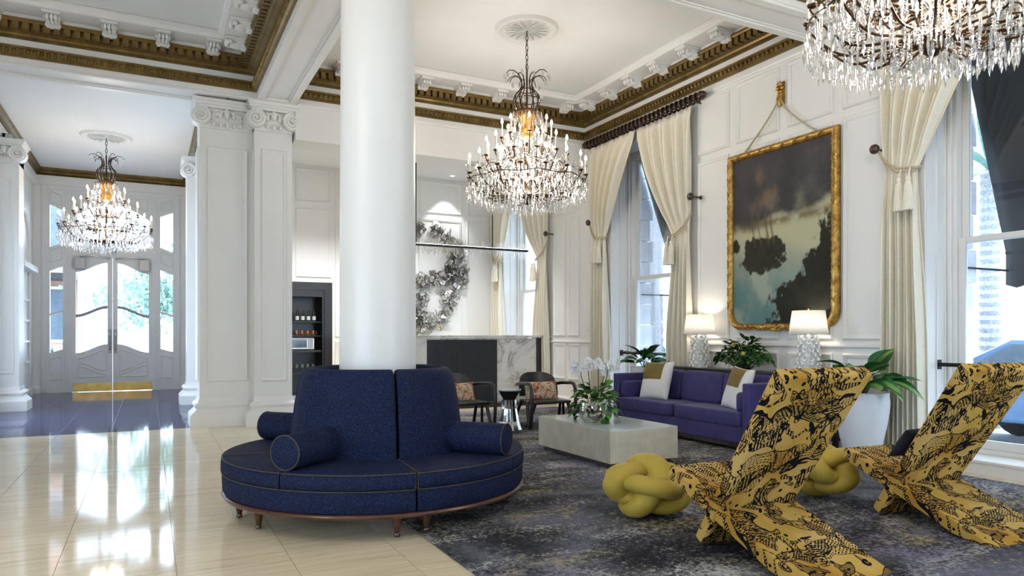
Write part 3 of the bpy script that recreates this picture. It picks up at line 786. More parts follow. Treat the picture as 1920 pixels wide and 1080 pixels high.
# parked car outside the near window
t = thing('parked_car', 'blue parked car glimpsed through the window beside the nearer plank chair', 'car', (10.9, 4.6, -.15), .05)
body = [(-2.1,.35), (-2.1,.75), (-1.9,.92), (-1.2,1.0), (-.55,1.42), (.75,1.44), (1.55,1.02), (2.05,.92), (2.15,.6), (2.1,.35)]
MB().prism(body, -.85, .85, 'YZ').build('body', M['carpaint'], t, smooth=False, bevel=.05)
MB().prism([(-1.05,1.02), (-.5,1.37), (.05,1.38), (.05,1.02)], -.87, .87, 'YZ').build('side_window', M['darkglass'], t, smooth=False)
MB().prism([(.12,1.02), (.12,1.38), (.7,1.38), (1.35,1.02)], -.87, .87, 'YZ').build('side_window', M['darkglass'], t, smooth=False)
wm = MB(); q = MB().lathe([(0,-.1), (.2,-.11), (.31,-.1), (.33,-.06), (.33,.06), (.31,.1), (.2,.11), (0,.1)], 20); wm.add([(z, x, y_) for x, y_, z in q.v], q.f); wm = wm.mesh('wheel')
for sx in (-.78, .78):
    for sy in (-1.3, 1.35): o = obj('wheel', wm, M['tyre'], t); o.location = (sx, sy, .33)

# ------------------------------------------------------------------ outside, entrance side
t = thing('brick_building', 'pink brick building beyond the entrance doors', 'building', (-5.5, 30, -.1))
MB().box(-8, 3.2, 0, 4, 0, 12).build('wall', M['brick'], t, smooth=False)
MB().box(3.2, 4.2, -.2, 4, 0, 12).build('corner_pier', M['facade'], t, smooth=False)
for i in range(5):
    for j in range(3):
        wo = MB().box(-6.6+i*2.1, -5.4+i*2.1, -.06, .02, 1.2+j*3.2, 3.2+j*3.2).build('window_frame', M['trimw'], t, smooth=False)
        MB().box(-6.5+i*2.1, -5.5+i*2.1, -.07, -.05, 1.3+j*3.2, 3.1+j*3.2).build('pane', M['darkglass'], wo, smooth=False)
MB().box(-8, 3.2, -1.3, 0, 3.4, 3.6).build('canopy', M['iron'], t, smooth=False)
def tree(lab, x, y, h, R, n, cz):
    t = thing('street_tree', lab, 'tree', (x, y, -.1)); rnd = random.Random(int(x*11)+3)
    m = MB(); m.tube([(0,0,0), (.05,.02,h*.35), (-.04,0,h*.6), (.1,.05,h*.8)], [.12,.09,.06,.03], 8)
    for k in range(6):
        a = k*1.05; m.tube([(0,0,h*.4+k*.12), (R*.4*math.cos(a), R*.4*math.sin(a), h*.55+k*.15), (R*.75*math.cos(a), R*.75*math.sin(a), h*.62+k*.2)], [.05,.03,.012], 6)
    m.build('trunk', M['barkp'], t)
    m = MB(); cl = [(rnd.gauss(0, R*.45), rnd.gauss(0, R*.45), cz + rnd.gauss(0, R*.4), rnd.uniform(.35, .75)) for _ in range(26)]
    for k in range(n):
        c = cl[k % len(cl)]; q = Matrix.Translation((c[0]+rnd.gauss(0, c[3]*.5), c[1]+rnd.gauss(0, c[3]*.5), c[2]+rnd.gauss(0, c[3]*.4))) @ Euler((rnd.uniform(0,6), rnd.uniform(0,6), rnd.uniform(0,6))).to_matrix().to_4x4()
        m.add([q @ Vector(p) for p in ((-.13,0,0), (0,.05,0), (.13,0,0), (0,-.05,0))], [(0,1,2,3)])
    o = m.build('foliage', M['outleaf'], t, smooth=False); o['kind'] = 'stuff'
tree('airy green street tree seen through the right entrance door', .2, 25.5, 4.6, 1.3, 1500, 2.7)
tree('green street tree seen through the left sidelight of the entrance', -4.6, 26, 4.4, 1.2, 1100, 3.0)
hedge('round clipped bush in front of the left sidelight of the entrance', -2.55, 21.6, .32, .32, .75, .35, 'outleaf', 260, 'bush', 'clipped_bush')
t = thing('planter_box', 'low dark planter under the clipped bush outside the entrance', 'planter', (-2.55, 21.6, -.1))
MB().box(-.36, .36, -.36, .36, 0, .46).build('box', M['stone'], t, smooth=False); MB().box(-.39, .39, -.39, .39, .41, .46).build('rim', M['stone'], t, smooth=False)

# ------------------------------------------------------------------ entrance doors (local x, z; y towards the room is negative)
MD = simple('door_paint', (.76,.76,.755), .35, var=.02)
D = sroot('door_1', 'tall pair of white doors with curved glass, sidelights and transom')
D.location = (0, DY, 0)
def wav(x, x0, x1, zl, zh):      # S-shaped line from zl at x0 to zh at x1
    t = (x-x0)/(x1-x0); return lerp(zl, zh, smooth01(t))
def line(x0, x1, zl, zh, n=15): return [(lerp(x0, x1, i/(n-1)), wav(lerp(x0, x1, i/(n-1)), x0, x1, zl, zh)) for i in range(n)]
fr = MB(); fr.box(DX0, DX0+.13, -.02, .2, 0, DZ); fr.box(DX1-.13, DX1, -.02, .2, 0, DZ); fr.box(DX0+.13, DX1-.13, -.02, .2, DZ-.10, DZ)
fr.box(-1.77, -1.63, -.02, .2, 0, DZ-.1); fr.box(.06, .20, -.02, .2, 0, DZ-.1); fr.box(-1.63, .06, -.02, .2, 3.24, 3.42)
for x in (DX0+.02, -1.72, .11, DX1-.06): fr.box(x, x+.04, -.035, -.02, 0, DZ-.1)
fr.build('frame', MD, D, smooth=False, bevel=.006)
def sidelight(xa, xb, flip):
    r_ = MB(); zl, zh = (0, 1) if not flip else (1, 0)
    L = lambda a, b: line(xa, xb, a, b) if not flip else line(xa, xb, b, a)
    flat = lambda z: [(x, z) for x, _ in line(xa, xb, 0, 1)]
    r_.strip(L(.94, 1.02), flat(0.0), 0, .12)                         # lower panel
    r_.strip(L(3.42, 3.54), L(2.86, 2.98), 0, .12)                    # panel between the lights
    r_.strip(flat(DZ-.1), L(4.42, 4.30), 0, .12)                      # top panel
    r_.strip(L(1.86, 1.95), L(1.81, 1.90), .01, .10)                  # curved bar
    for q in ((xa, xa+.045), (xb-.045, xb)): r_.box(q[0], q[1], -.005, .115, .9, 4.45)
    s_ = r_.build('sidelight', MD, D, smooth=False)
    MB().box(xa+.03, xb-.03, .05, .056, .9, 4.45).build('pane', M['pane'], s_, smooth=False)
    m = MB()
    for za, zb, cu in ((.30, .80, .06), (3.06, 3.36, .08), (4.48, 4.72, -.06)):
        a, b = xa+.06, xb-.06; top = line(a, b, zb, zb+cu) if not flip else line(a, b, zb+cu, zb); bot = (line(a, b, za, za+cu) if not flip else line(a, b, za+cu, za)) if za > 1 else [(a, za), (b, za)]
        m.tube([(x, -.006, z) for x, z in top] + [(x, -.006, z) for x, z in bot[::-1]], .014, 5, closed=True)
    m.build('panel_moulding', MD, s_)
sidelight(DX0+.13, -1.77, False); sidelight(.20, DX1-.13, True)
def leafdoor(x0, x1, meet):
    # meet: x side of the meeting stile (+1 right, -1 left)
    m = MB(); st = .105
    a, b = (x0+.075, x1-st) if meet > 0 else (x0+st, x1-.075)
    L = (lambda p, q: line(a, b, p, q)) if meet > 0 else (lambda p, q: line(a, b, q, p))
    for q in ((x0, a), (b, x1)): m.box(q[0], q[1], 0, .07, .01, 3.24)
    flat = lambda z: [(x, z) for x, _ in L(0, 1)]
    m.strip(flat(3.24), L(2.86, 3.10), 0, .07); m.strip(L(.93, 1.14), flat(.01), 0, .07)
    o = m.build('door_leaf', MD, D, smooth=False)
    s_ = MB().strip(L(1.85, 2.07), L(1.78, 2.00), -.005, .075); s_.build('push_bar', simple('door_bar_paint', (.33,.34,.38), .4), o, smooth=False)
    MB().box(a-.02, b+.02, .03, .037, .9, 3.15).build('pane', M['pane'], o, smooth=False)
    m = MB()
    p0, p1 = a+.04, b-.03
    def LL(zl, zh):
        pts = [(lerp(p0, p1, i/14), 0) for i in range(15)]
        return [(x, wav(x, p0, p1, zl, zh) if meet > 0 else wav(x, p0, p1, zh, zl)) for x, _ in pts]
    def loop(t_, b_): m.tube([(x, -.004, z) for x, z in t_] + [(x, -.004, z) for x, z in b_[::-1]], .013, 5, closed=True)
    S = lambda z: [(x, z) for x, _ in LL(0, 1)]
    def bell(z0_, z1_): return [(x, lerp(z0_, z1_, math.sin(PI*i/14)**1.3)) for i, (x, _) in enumerate(LL(0, 1))]
    loop(LL(.80, 1.0), [(x, z) for (x, _), (_, z) in zip(LL(0, 1), LL(.70, .50))])
    loop(LL(.62, .42), S(.36))
    m.build('panel_moulding', MD, o)
    MB().box(x0+.01, x1-.01, -.012, 0, .015, .21).build('kick_plate', M['brass'], o, smooth=False)
    hx = x1-.055 if meet > 0 else x0+.055
    h_ = MB().box(hx-.035, hx+.035, -.012, 0, .92, 1.5); h_.tube([(hx, -.012, 1.0), (hx, -.07, 1.03), (hx, -.07, 1.36), (hx, -.012, 1.4)], .013, 6)
    h_.build('pull_handle', M['nickel'], o)
    c_ = MB().box(a-.02 if meet > 0 else b-.20, a+.20 if meet > 0 else b+.02, -.11, 0, 2.93, 3.2)
    c_.build('door_operator', M['nickel'], o, smooth=False, bevel=.01)
    xa, xb = (a, b) if meet > 0 else (a, b)
    MB().tube([((a+.1) if meet > 0 else (b-.1), -.09, 3.22), ((a+b)/2, -.13, 3.25), (hx, -.04, 3.2)], .018, 6).build('closer_arm', M['nickel'], o)
leafdoor(-1.63, -.794, 1); leafdoor(-.788, .06, -1)
# transom with curved panels
m = MB(); xa, xb = -1.63, .06; mid = (xa+xb)/2
arch = [(lerp(xa, xb, i/24), 4.12 + .38*math.sin(PI*i/24)**.8) for i in range(25)]
m.strip([(x, DZ-.1) for x, _ in arch], arch, 0, .12)
for q in (xa, xb-.05): m.box(q, q+.05, -.005, .115, 3.42, 4.3)
m.box(xa, xb, -.008, .11, 3.42, 3.50)
for k in (1, 2): x = lerp(xa, xb, k/3); m.box(x-.02, x+.02, .02, .1, 3.5, 4.5)
tr = m.build('transom', MD, D, smooth=False)
MB().box(xa+.03, xb-.03, .05, .056, 3.46, 4.5).build('pane', M['pane'], tr, smooth=False)
m = MB()
for a, b in ((xa+.1, mid-.07), (mid+.07, xb-.1)):
    tp = [(lerp(a, b, i/10), 4.70) for i in range(11)]; bt = [(x, 4.30 + .22*math.sin(PI*((x-xa)/(xb-xa)))**.8 + .05) for x, _ in tp]
    m.tube([(x, -.006, z) for x, z in tp] + [(x, -.006, z) for x, z in bt[::-1]], .015, 5, closed=True)
m.build('panel_moulding', MD, tr)
MB().lathe([(0,.04), (.07,.04), (.10,0), (.06,-.05), (0,-.07)], 12, (mid, -.12, 3.4)).build('sensor', M['nickel'], D)

# ------------------------------------------------------------------ curtains, rods, holdbacks
def curtain(lab, y_out, y_in, y_tie, ztie, xc, z_top=4.70, seed=0):
    # y_out: edge by the knob, y_in: edge at the window's middle, y_tie: inner edge at the tie
    t = thing('curtain', lab, 'curtain', (xc, y_out, 0.0), group='cream curtains of the tall windows'); rnd = random.Random(seed)
    NS, NZ_ = 120, 60; s_ = 1 if y_in > y_out else -1; W = abs(y_in - y_out); wt = abs(y_tie - y_out); vs = []
    npl = 9; ph = [rnd.uniform(-.5, .5) for _ in range(6)]
    for j in range(NZ_+1):
        v = j/NZ_; z = lerp(z_top, .02, v)
        for i in range(NS+1):
            u = i/NS
            if z > ztie:
                f = (z_top - z)/(z_top - ztie); g = f**1.12
                wd = lerp(W, wt, g); inner = wd*u; off = 0.0
                y = inner*(1) + .05*g*(1-u)
                am = lerp(.038, .026, f) * (1.0 + 1.0*math.sin(PI*f))
            else:
                f = (ztie - z)/ztie; wd = lerp(wt, wt*1.22, smooth01(f*1.6)); y = wd*u + .05*(1-u)*(1-f)
                am = lerp(.026, .055, smooth01(f*2))
            if z > z_top - .14: am *= .55
            x = -am*math.sin(2*PI*npl*u + ph[0]) - am*.5*math.sin(2*PI*npl*.5*u + 2*v + ph[1]) + .012*math.sin(9*v + 5*u + ph[2])
            if z > ztie: x -= .08*math.sin(PI*f)*u
            if abs(z - ztie) < .35: x *= lerp(.45, 1, abs(z-ztie)/.35)
            vs.append((x, s_*y, z))
    fs = [(j*(NS+1)+i, j*(NS+1)+i+1, (j+1)*(NS+1)+i+1, (j+1)*(NS+1)+i) for j in range(NZ_) for i in range(NS)]
    o = MB().add(vs, fs).build('panel', M['cream'], t, ang=180); md = o.modifiers.new('th', 'SOLIDIFY'); md.thickness = .006
    # tie: rope loop from the knob and two tassels
    yk = -s_*.02; yt = s_*(wt*.55)
    m = MB(); m.tube([(-.03, yk, ztie+.30), (-.06, s_*wt*.25, ztie+.12), (-.09, s_*wt*.6, ztie+.02), (-.04, s_*(wt+.02), ztie), (.05, s_*(wt+.02), ztie+.02)], .012, 6)
    m.tube([(-.03, yk, ztie+.28), (-.06, s_*wt*.25, ztie+.09), (-.09, s_*wt*.6, ztie-.02), (-.04, s_*(wt+.02), ztie-.03)], .010, 6); m.build('tieback_rope', M['rope'], t)
    for k in (-1, 1):
        m = MB(); yb = s_*(wt*.86) + k*.05; xb = -.12
        m.tube([(xb+.03, yb, ztie), (xb, yb, ztie-.12)], .008, 6)
        m.lathe([(0,-.08), (.018,-.09), (.026,-.115), (.018,-.14), (.028,-.15), (.035,-.17), (.03,-.185)], 12, (xb, yb, ztie))
        for q in range(14):
            a = 2*PI*q/14; m.tube([(xb+.026*math.cos(a), yb+.026*math.sin(a), ztie-.18), (xb+.045*math.cos(a), yb+.045*math.sin(a), ztie-.44)], [.010, .012], 5)
        m.build('tassel', M['cream'], t)
    return t
XCt = XR - .14
def knob(lab, y, z):
    t = thing('curtain_holdback', lab, 'holdback', (XR, y, z)); q = MB().lathe([(0,.0), (.03,0), (.03,.015), (.013,.02), (.013,.16), (.03,.165), (.05,.18), (.055,.20), (.045,.225), (.02,.24), (0,.242)], 16)
    MB().add([(-c, a, b) for a, b, c in q.v], q.f).build('knob', M['darkwood'], t)
def rod(lab, y0, y1, z=4.80):
    t = thing('curtain_rod', lab, 'curtain rod', (XCt, (y0+y1)/2, z)); L = (y1-y0)/2
    MB().tube([(0, -L, 0), (0, L, 0)], .040, 12).build('pole', M['darkwood'], t)
    for s_ in (-1, 1):
        q = MB().lathe([(0,-.02), (.035,-.02), (.06,.0), (.068,.03), (.058,.06), (.04,.075), (.055,.085), (.036,.11), (0,.115)], 14)
        MB().add([(a, s_*(L+c), b) for a, b, c in q.v], q.f).build('finial', M['darkwood'], t)
        MB().tube([(0, s_*(L-.12), 0), (.11, s_*(L-.12), -.05), (.128, s_*(L-.12), -.05)], .014, 6).build('bracket', M['darkwood'], t)
    ring = MB(); R_ = [(.062*math.cos(2*PI*k/16), 0, .062*math.sin(2*PI*k/16)-.010) for k in range(16)]; ring.tube(R_, .019, 7, closed=True); rm = ring.mesh('ring')
    n = int(2*L/.105)
    for i in range(n): o = obj('ring', rm, M['darkwood'], t); o.location = (0, -L+.06+(2*L-.12)*i/(n-1), 0)
def dress(w_, far, near, name, zt=(3.05, 2.85), make_near=True):
    a, b = w_; c = (a+b)/2
    rod('dark wooden curtain rod with rings above ' + name, a-.62, b+.58)
    curtain('cream tasselled curtain on the far side of ' + name, b+.42, c+.03, b+.02, zt[0], XCt, seed=1)
    knob('dark wooden curtain holdback on the far side of ' + name, b+.45, 3.37)
    if make_near:
        curtain('cream tasselled curtain on the near side of ' + name, a-.46, c-.03, a-.02, zt[1], XCt, seed=2)
        knob('dark wooden curtain holdback on the near side of ' + name, a-.49, 3.37)
dress(WIN[2], 0, 0, 'the window left of the painting')
dress(WIN[1], 0, 0, 'the window behind the plank chairs', (3.08, 3.05))
dress((WIN[3][0]+.0, WIN[3][1]-.12), 0, 0, 'the bar room window', (3.0, 2.9))
# ------------------------------------------------------------------ chandeliers
def crystal_drop(h, r, n=6):
    m = MB(); vs = [(0,0,0)] + [(r*.55*math.cos(2*PI*k/n), r*.55*math.sin(2*PI*k/n), -h*.16) for k in range(n)] + [(r*math.cos(2*PI*(k+.5)/n), r*math.sin(2*PI*(k+.5)/n), -h*.62) for k in range(n)] + [(0,0,-h)]
    fs = [(0, 1+k, 1+(k+1) % n) for k in range(n)]
    for k in range(n): fs += [(1+k, 1+n+k, 1+(k+1) % n), (1+(k+1) % n, 1+n+k, 1+n+(k+1) % n), (1+n+k, 2*n+1, 1+n+(k+1) % n)]
    return m.add(vs, fs)
def bead(r, n=5):
    m = MB(); vs = [(0,0,r)] + [(r*math.cos(2*PI*k/n), r*math.sin(2*PI*k/n), 0) for k in range(n)] + [(0,0,-r)]
    return m.add(vs, [(0, 1+k, 1+(k+1) % n) for k in range(n)] + [(n+1, 1+(k+1) % n, 1+k) for k in range(n)])
ARMS = {}
def arm_mesh(R, z0, z1, key):
    m = MB(); pts = []
    for i in range(15):
        t = i/14; pts.append((.07 + (R-.07)*t, 0, z0 + (z1-z0)*(t**1.6) - .10*math.sin(PI*t)*(1-t*.3) + .05*math.sin(2*PI*t)))
    m.tube(pts, [.013 - .005*i/14 for i in range(15)], 6)
    cx, cz = pts[-1][0], pts[-1][2]
    m.tube([(cx, 0, cz), (cx+.015, 0, cz+.02), (cx, 0, cz+.045)], .008, 6)
    m.lathe([(.004, .03), (.03, .04), (.038, .055), (.03, .058), (.006, .05)], 10, (cx, 0, cz))       # drip pan
    mid = pts[8]; s_ = MB(); sp = []
    for i in range(14): a = i*.5; rr = .055*(1-i/16); sp.append((mid[0]+rr*math.cos(a)-.02, 0, mid[2]+.055+rr*math.sin(a)))
    m.tube(sp, .006, 5)
    sp = [(pts[4][0]+.045*(1-i/15)*math.cos(-i*.5), 0, pts[4][2]-.045+.045*(1-i/15)*math.sin(-i*.5)) for i in range(13)]
    m.tube(sp, .006, 5)
    return m.mesh('arm'), (cx, cz+.055)
CANDLE = MB().lathe([(.011, 0), (.011, .18), (.007, .183), (0, .184)], 8).mesh('candle')
BULB = MB().lathe([(.006, 0), (.016, .014), (.019, .028), (.013, .05), (.004, .072), (0, .076)], 8).mesh('bulb')
TIERS = [(16, .80, .20, .44), (12, .56, .42, .70), (8, .34, .70, .96)]
ARM = [arm_mesh(R, z0, z1, k) for k, (n, R, z0, z1) in enumerate(TIERS)]
def chain_mesh(L):
    m = MB(); n = max(3, int(L/.062))
    for i in range(n):
        z = L*(i+.5)/n; e = []
        for k in range(10):
            a = 2*PI*k/10; x = .017*math.cos(a); zz = .040*math.sin(a)
            e.append((x if i % 2 else 0, 0 if i % 2 else x, z+zz))
        m.tube(e, .0055, 5, closed=True)
    return m
def stem_part():
    m = MB()
    m.lathe([(0,.09), (.03,.10), (.075,.14), (.095,.19), (.085,.235), (.05,.26), (.025,.30), (.02,.40), (.035,.43), (.045,.46), (.03,.49), (.018,.55), (.018,.75), (.035,.78), (.03,.82), (.014,.88), (.012,1.9), (0,1.9)], 16)
    return m
def basket():
    m = MB()
    for k in range(12):
        a = 2*PI*k/12; ca, sa = math.cos(a), math.sin(a)
        p = [(.13, 1.38), (.165, 1.45), (.185, 1.53), (.16, 1.60), (.105, 1.66), (.075, 1.72), (.085, 1.80), (.13, 1.87), (.20, 1.905), (.27, 1.895), (.315, 1.85)]
        if k % 2: p = p[:6] + [(.07, 1.78), (.10, 1.84), (.16, 1.86), (.21, 1.83), (.235, 1.78)]
        m.tube([(r*ca, r*sa, z) for r, z in p], [.008]*8 + [.007, .006, .005], 5)
    for r, z in ((.13, 1.38), (.185, 1.53), (.105, 1.66)):
        m.tube([(r*math.cos(2*PI*k/24), r*math.sin(2*PI*k/24), z) for k in range(24)], .007, 5, closed=True)
    return m
CORE = MB().lathe([(.02,.98), (.06,1.0), (.09,1.06), (.10,1.14), (.095,1.22), (.12,1.28), (.135,1.34), (.12,1.38), (.03,1.40)], 20)
RINGS = []
for r, z in ((.80, .40), (.56, .60), (.20, 1.34)):
    RINGM = MB(); RINGM.tube([(r*math.cos(2*PI*k/40), r*math.sin(2*PI*k/40), z + .015*math.cos(10*2*PI*k/40)) for k in range(40)],   .007, 5, closed=True); RINGS.append(RINGM.mesh('ring'))
MESH = dict(stem=stem_part().mesh('stem'), crown=basket().mesh('crown_basket'), core=CORE.mesh('amber_core'))
M['amber'] = simple('amber_gilt', (.60,.30,.08), .25, .85, var=.3, scale=20)
DROPM = [crystal_drop(.12, .014).mesh('crystal', False), crystal_drop(.085, .020).mesh('crystal', False), crystal_drop(.16, .012).mesh('crystal', False)]
def drop_spots(rnd):
    L = []
    def ring(n, R, z, hs, jit=.01, zj=.02):
        for k in range(n):
            a = 2*PI*(k+rnd.uniform(-.25, .25))/n; L.append((R*math.cos(a)+rnd.uniform(-jit, jit), R*math.sin(a)+rnd.uniform(-jit, jit), z+rnd.uniform(-zj, zj), rnd.choice(hs)))
    ring(70, .82, .36, (0, 2)); ring(84, .80, .25, (0, 1, 2)); ring(40, .74, .30, (0, 1)); ring(58, .68, .22, (0, 2)); ring(46, .54, .17, (0, 2)); ring(34, .40, .15, (0, 2)); ring(24, .25, .14, (0, 1)); ring(12, .11, .12, (0, 2))
    ring(40, .57, .60, (0, 1)); ring(30, .44, .52, (0, 1)); ring(30, .36, .92, (0, 1)); ring(26, .21, 1.33, (0, 2)); ring(20, .24, 1.20, (0, 1), zj=.05); ring(14, .30, 1.86, (1, 1), zj=.03)
    return L
def garland(rnd):
    m = MB()
    def strand(p, q, n, sag, r):
        for i in range(n+1):
            t = i/n; c = [lerp(p[k], q[k], t) for k in range(3)]; c[2] -= sag*4*t*(1-t)
            b = bead(r*rnd.uniform(.8, 1.2)); m.add([(c[0]+x, c[1]+y, c[2]+z) for x, y, z in b.v], b.f)
    for n, R, z in ((16, .80, .46), (12, .56, .70), (8, .34, .97)):
        for k in range(n):
            a, b = 2*PI*k/n, 2*PI*(k+1)/n
            strand((R*math.cos(a), R*math.sin(a), z), (R*math.cos(b), R*math.sin(b), z), 12, .10, .009)
            strand((R*math.cos(a), R*math.sin(a), z), (R*.55*math.cos(a), R*.55*math.sin(a), z+.10), 9, .09, .008)
    for k in range(16):
        a = 2*PI*k/16; strand((.34*math.cos(a), .34*math.sin(a), .98), (.19*math.cos(a), .19*math.sin(a), 1.34), 14, .06, .009)
        strand((.185*math.cos(a), .185*math.sin(a), 1.53), (.12*math.cos(a), .12*math.sin(a), 1.38), 7, .03, .010)
    for k in range(420):       # faceted rosette crystals scattered along the arms
        a = rnd.uniform(0, 2*PI); R = rnd.choice((rnd.uniform(.3, .82), rnd.uniform(.6, .84))); z = .18 + .30*(R/.82)**1.6 + rnd.uniform(-.03, .16)
        b = bead(rnd.uniform(.014, .026), 6); m.add([(R*math.cos(a)+x, R*math.sin(a)+y, z+zz) for x, y, zz in b.v], b.f)
    for k in range(150):       # short bead strings hanging in the skirt
        a = rnd.uniform(0, 2*PI); R = rnd.uniform(.12, .83); z = .12 + .26*(R/.82)**1.5 + rnd.uniform(-.02, .05)
        for i in range(6):
            b = bead(.0095*rnd.uniform(.8, 1.3)); m.add([(R*math.cos(a)+x, R*math.sin(a)+y, z-.019*i+zz) for x, y, zz in b.v], b.f)
    return m
GARL = garland(random.Random(5)).mesh('bead_garlands', False)
def chandelier(label, x, y, zc, zbot, singles, power=1.0):
    t = thing('chandelier', label, 'chandelier', (x, y, zbot), group='crystal chandeliers')
    obj('stem', MESH['stem'], M['bronze'], t); obj('crown_basket', MESH['crown'], M['bronze'], t); obj('amber_core', MESH['core'], M['amber'], t)
    for q in RINGS: obj('ring', q, M['bronze'], t)
    c = chain_mesh(zc - zbot - 1.88 - .03).build('chain', M['iron'], t); c.location = (0, 0, 1.88)
    for (n, R, z0, z1), (am, tip) in zip(TIERS, ARM):
        for k in range(n):
            a = obj('arm', am, M['bronze'], t); a.rotation_euler = (0, 0, 2*PI*(k+.5)/n)
            cn = obj('candle', CANDLE, M['candle'], a); cn.location = (tip[0], 0, tip[1])
            b = obj('bulb', BULB, M['bulb'], a); b.location = (tip[0], 0, tip[1]+.184)
    o = obj('bead_garlands', GARL, M['crystal'], t); o['kind'] = 'stuff'
    rnd = random.Random(11); spots = drop_spots(rnd)
    if singles:
        d = (math.sin(TH), math.cos(TH)); spots.sort(key=lambda s: (s[2] > .7, s[0]*d[0]+s[1]*d[1]))
        for s in spots[:300]:
            o = obj('crystal', DROPM[s[3]], M['crystal'], t); o.location = s[:3]; o.rotation_euler = (0, 0, rnd.uniform(0, 6))
        spots = spots[300:]
    m = MB()
    for s in spots:
        q = DROPM[s[3]]; m.add([(s[0]+v.co.x, s[1]+v.co.y, s[2]+v.co.z) for v in q.vertices], [tuple(p.vertices) for p in q.polygons])
    o = m.build('crystal_drops', M['crystal'], t, smooth=False); o['kind'] = 'stuff'
    for dz, f in ((.50, .7), (.92, .3)):
        ld = bpy.data.lights.new('chandelier_light', 'POINT'); ld.energy = CHAND_W*f*power; ld.color = (1.0, .89, .75); ld.shadow_soft_size = .30
        lo = bpy.data.objects.new('chandelier_light', ld); COL.objects.link(lo); lo.parent = t; lo.location = (0, 0, dz)
    return t
CH = [(4.60, 8.55, ZC), (-.75, 16.0, 5.25), (4.82, 3.04, ZC)]
rosette('white petalled ceiling rosette above the middle chandelier', CH[0][0], CH[0][1], ZC, .44)
rosette('white petalled ceiling rosette above the entrance chandelier', CH[1][0], CH[1][1], 5.25, .46)
rosette('white petalled ceiling rosette above the nearest chandelier', CH[2][0], CH[2][1], ZC, .44)
chandelier('crystal candle chandelier hanging in the middle of the room above the coffee table', 4.60, 8.55, ZC, 3.04, False)
chandelier('crystal candle chandelier hanging in the entrance before the doors', -.75, 16.0, 5.25, 2.98, False, .5)
chandelier('crystal chandelier cut by the top edge, nearest the viewer above the plank chairs', 4.82, 3.04, ZC, 3.18, True)
chandelier('unseen crystal candle chandelier added in the left bay to light the near floor', -1.3, 4.0, ZC, 3.05, False, 1.0)  # added out of view to brighten the floor around the settee
# linear light in the bar room
def linear_light():
    p0, p1, yy, z = 3.4, 6.88, 12.75, 3.07
    t = thing('linear_pendant', 'slim black bar pendant with a row of glass sticks in the bar room', 'pendant light', ((p0+p1)/2, yy, z)); L = (p1-p0)/2
    MB().box(-L, L, -.03, .0, -.02, .02).build('bar', M['iron'], t, smooth=False)
    for x in (-.66, .94): MB().tube([(x, 0, 0), (x, 0, 4.84-z)], .014, 8).build('hanger', M['iron'], t)
    rnd = random.Random(3); sm = [MB().box(-.006, .006, -.006, .006, -h, h*.8).mesh('glass_stick', False) for h in (.08, .12, .17)]
    for i in range(130):
        o = obj('glass_stick', rnd.choice(sm), M['crystal'], t); o.location = (-L + 2*L*(i+.5)/130, rnd.uniform(.012, .04), rnd.uniform(-.01, .03))
    MB().box(-L+.02, L-.02, -.02, -.004, .02, .026).build('light_strip', M['led'], t, smooth=False)
linear_light()
def downlight(lab, x, y):
    t = thing('recessed_downlight', lab, 'downlight', (x, y, 4.85))
    MB().lathe([(.05, -.002), (.075, -.006), (.075, 0)], 20).build('trim_ring', M['trimw'], t); MB().lathe([(0, -.003), (.05, -.003)], 16).build('lens', M['led'], t)
    ld = bpy.data.lights.new('downlight_beam', 'SPOT'); ld.energy = SPOT_W*(1 if y > 14 else 3); ld.spot_size = 1.7 if y < 14 else 1.2; ld.spot_blend = .6; ld.color = (.95, .97, 1.0); ld.shadow_soft_size = .04
    lo = bpy.data.objects.new('downlight_beam', ld); COL.objects.link(lo); lo.parent = t; lo.location = (0, 0, -.02); lo.rotation_euler = (.25 if y < 14 else .2, 0, 0)
downlight('small lit recessed downlight in the bar room ceiling above the wire sculpture', 5.92, 14.45)
for k, (nm, x, y) in enumerate((('nearest the pilaster', 2.3, 12.5), ('above the left of the fireplace', 3.9, 12.5), ('above the middle of the fireplace', 5.3, 12.4))):
    downlight('unseen added downlight in the bar room ceiling ' + nm, x, y)  # these three hide behind the header, added to brighten the bar room
# ------------------------------------------------------------------ rug
r_ = MB().box(1.63, 6.95, .7, 11.45, 0.001, .014).build('area_rug', M['rug'], None, smooth=False, bevel=.004)
tag(r_, 'large abstract grey, blue and gold area rug under the seating', 'rug')
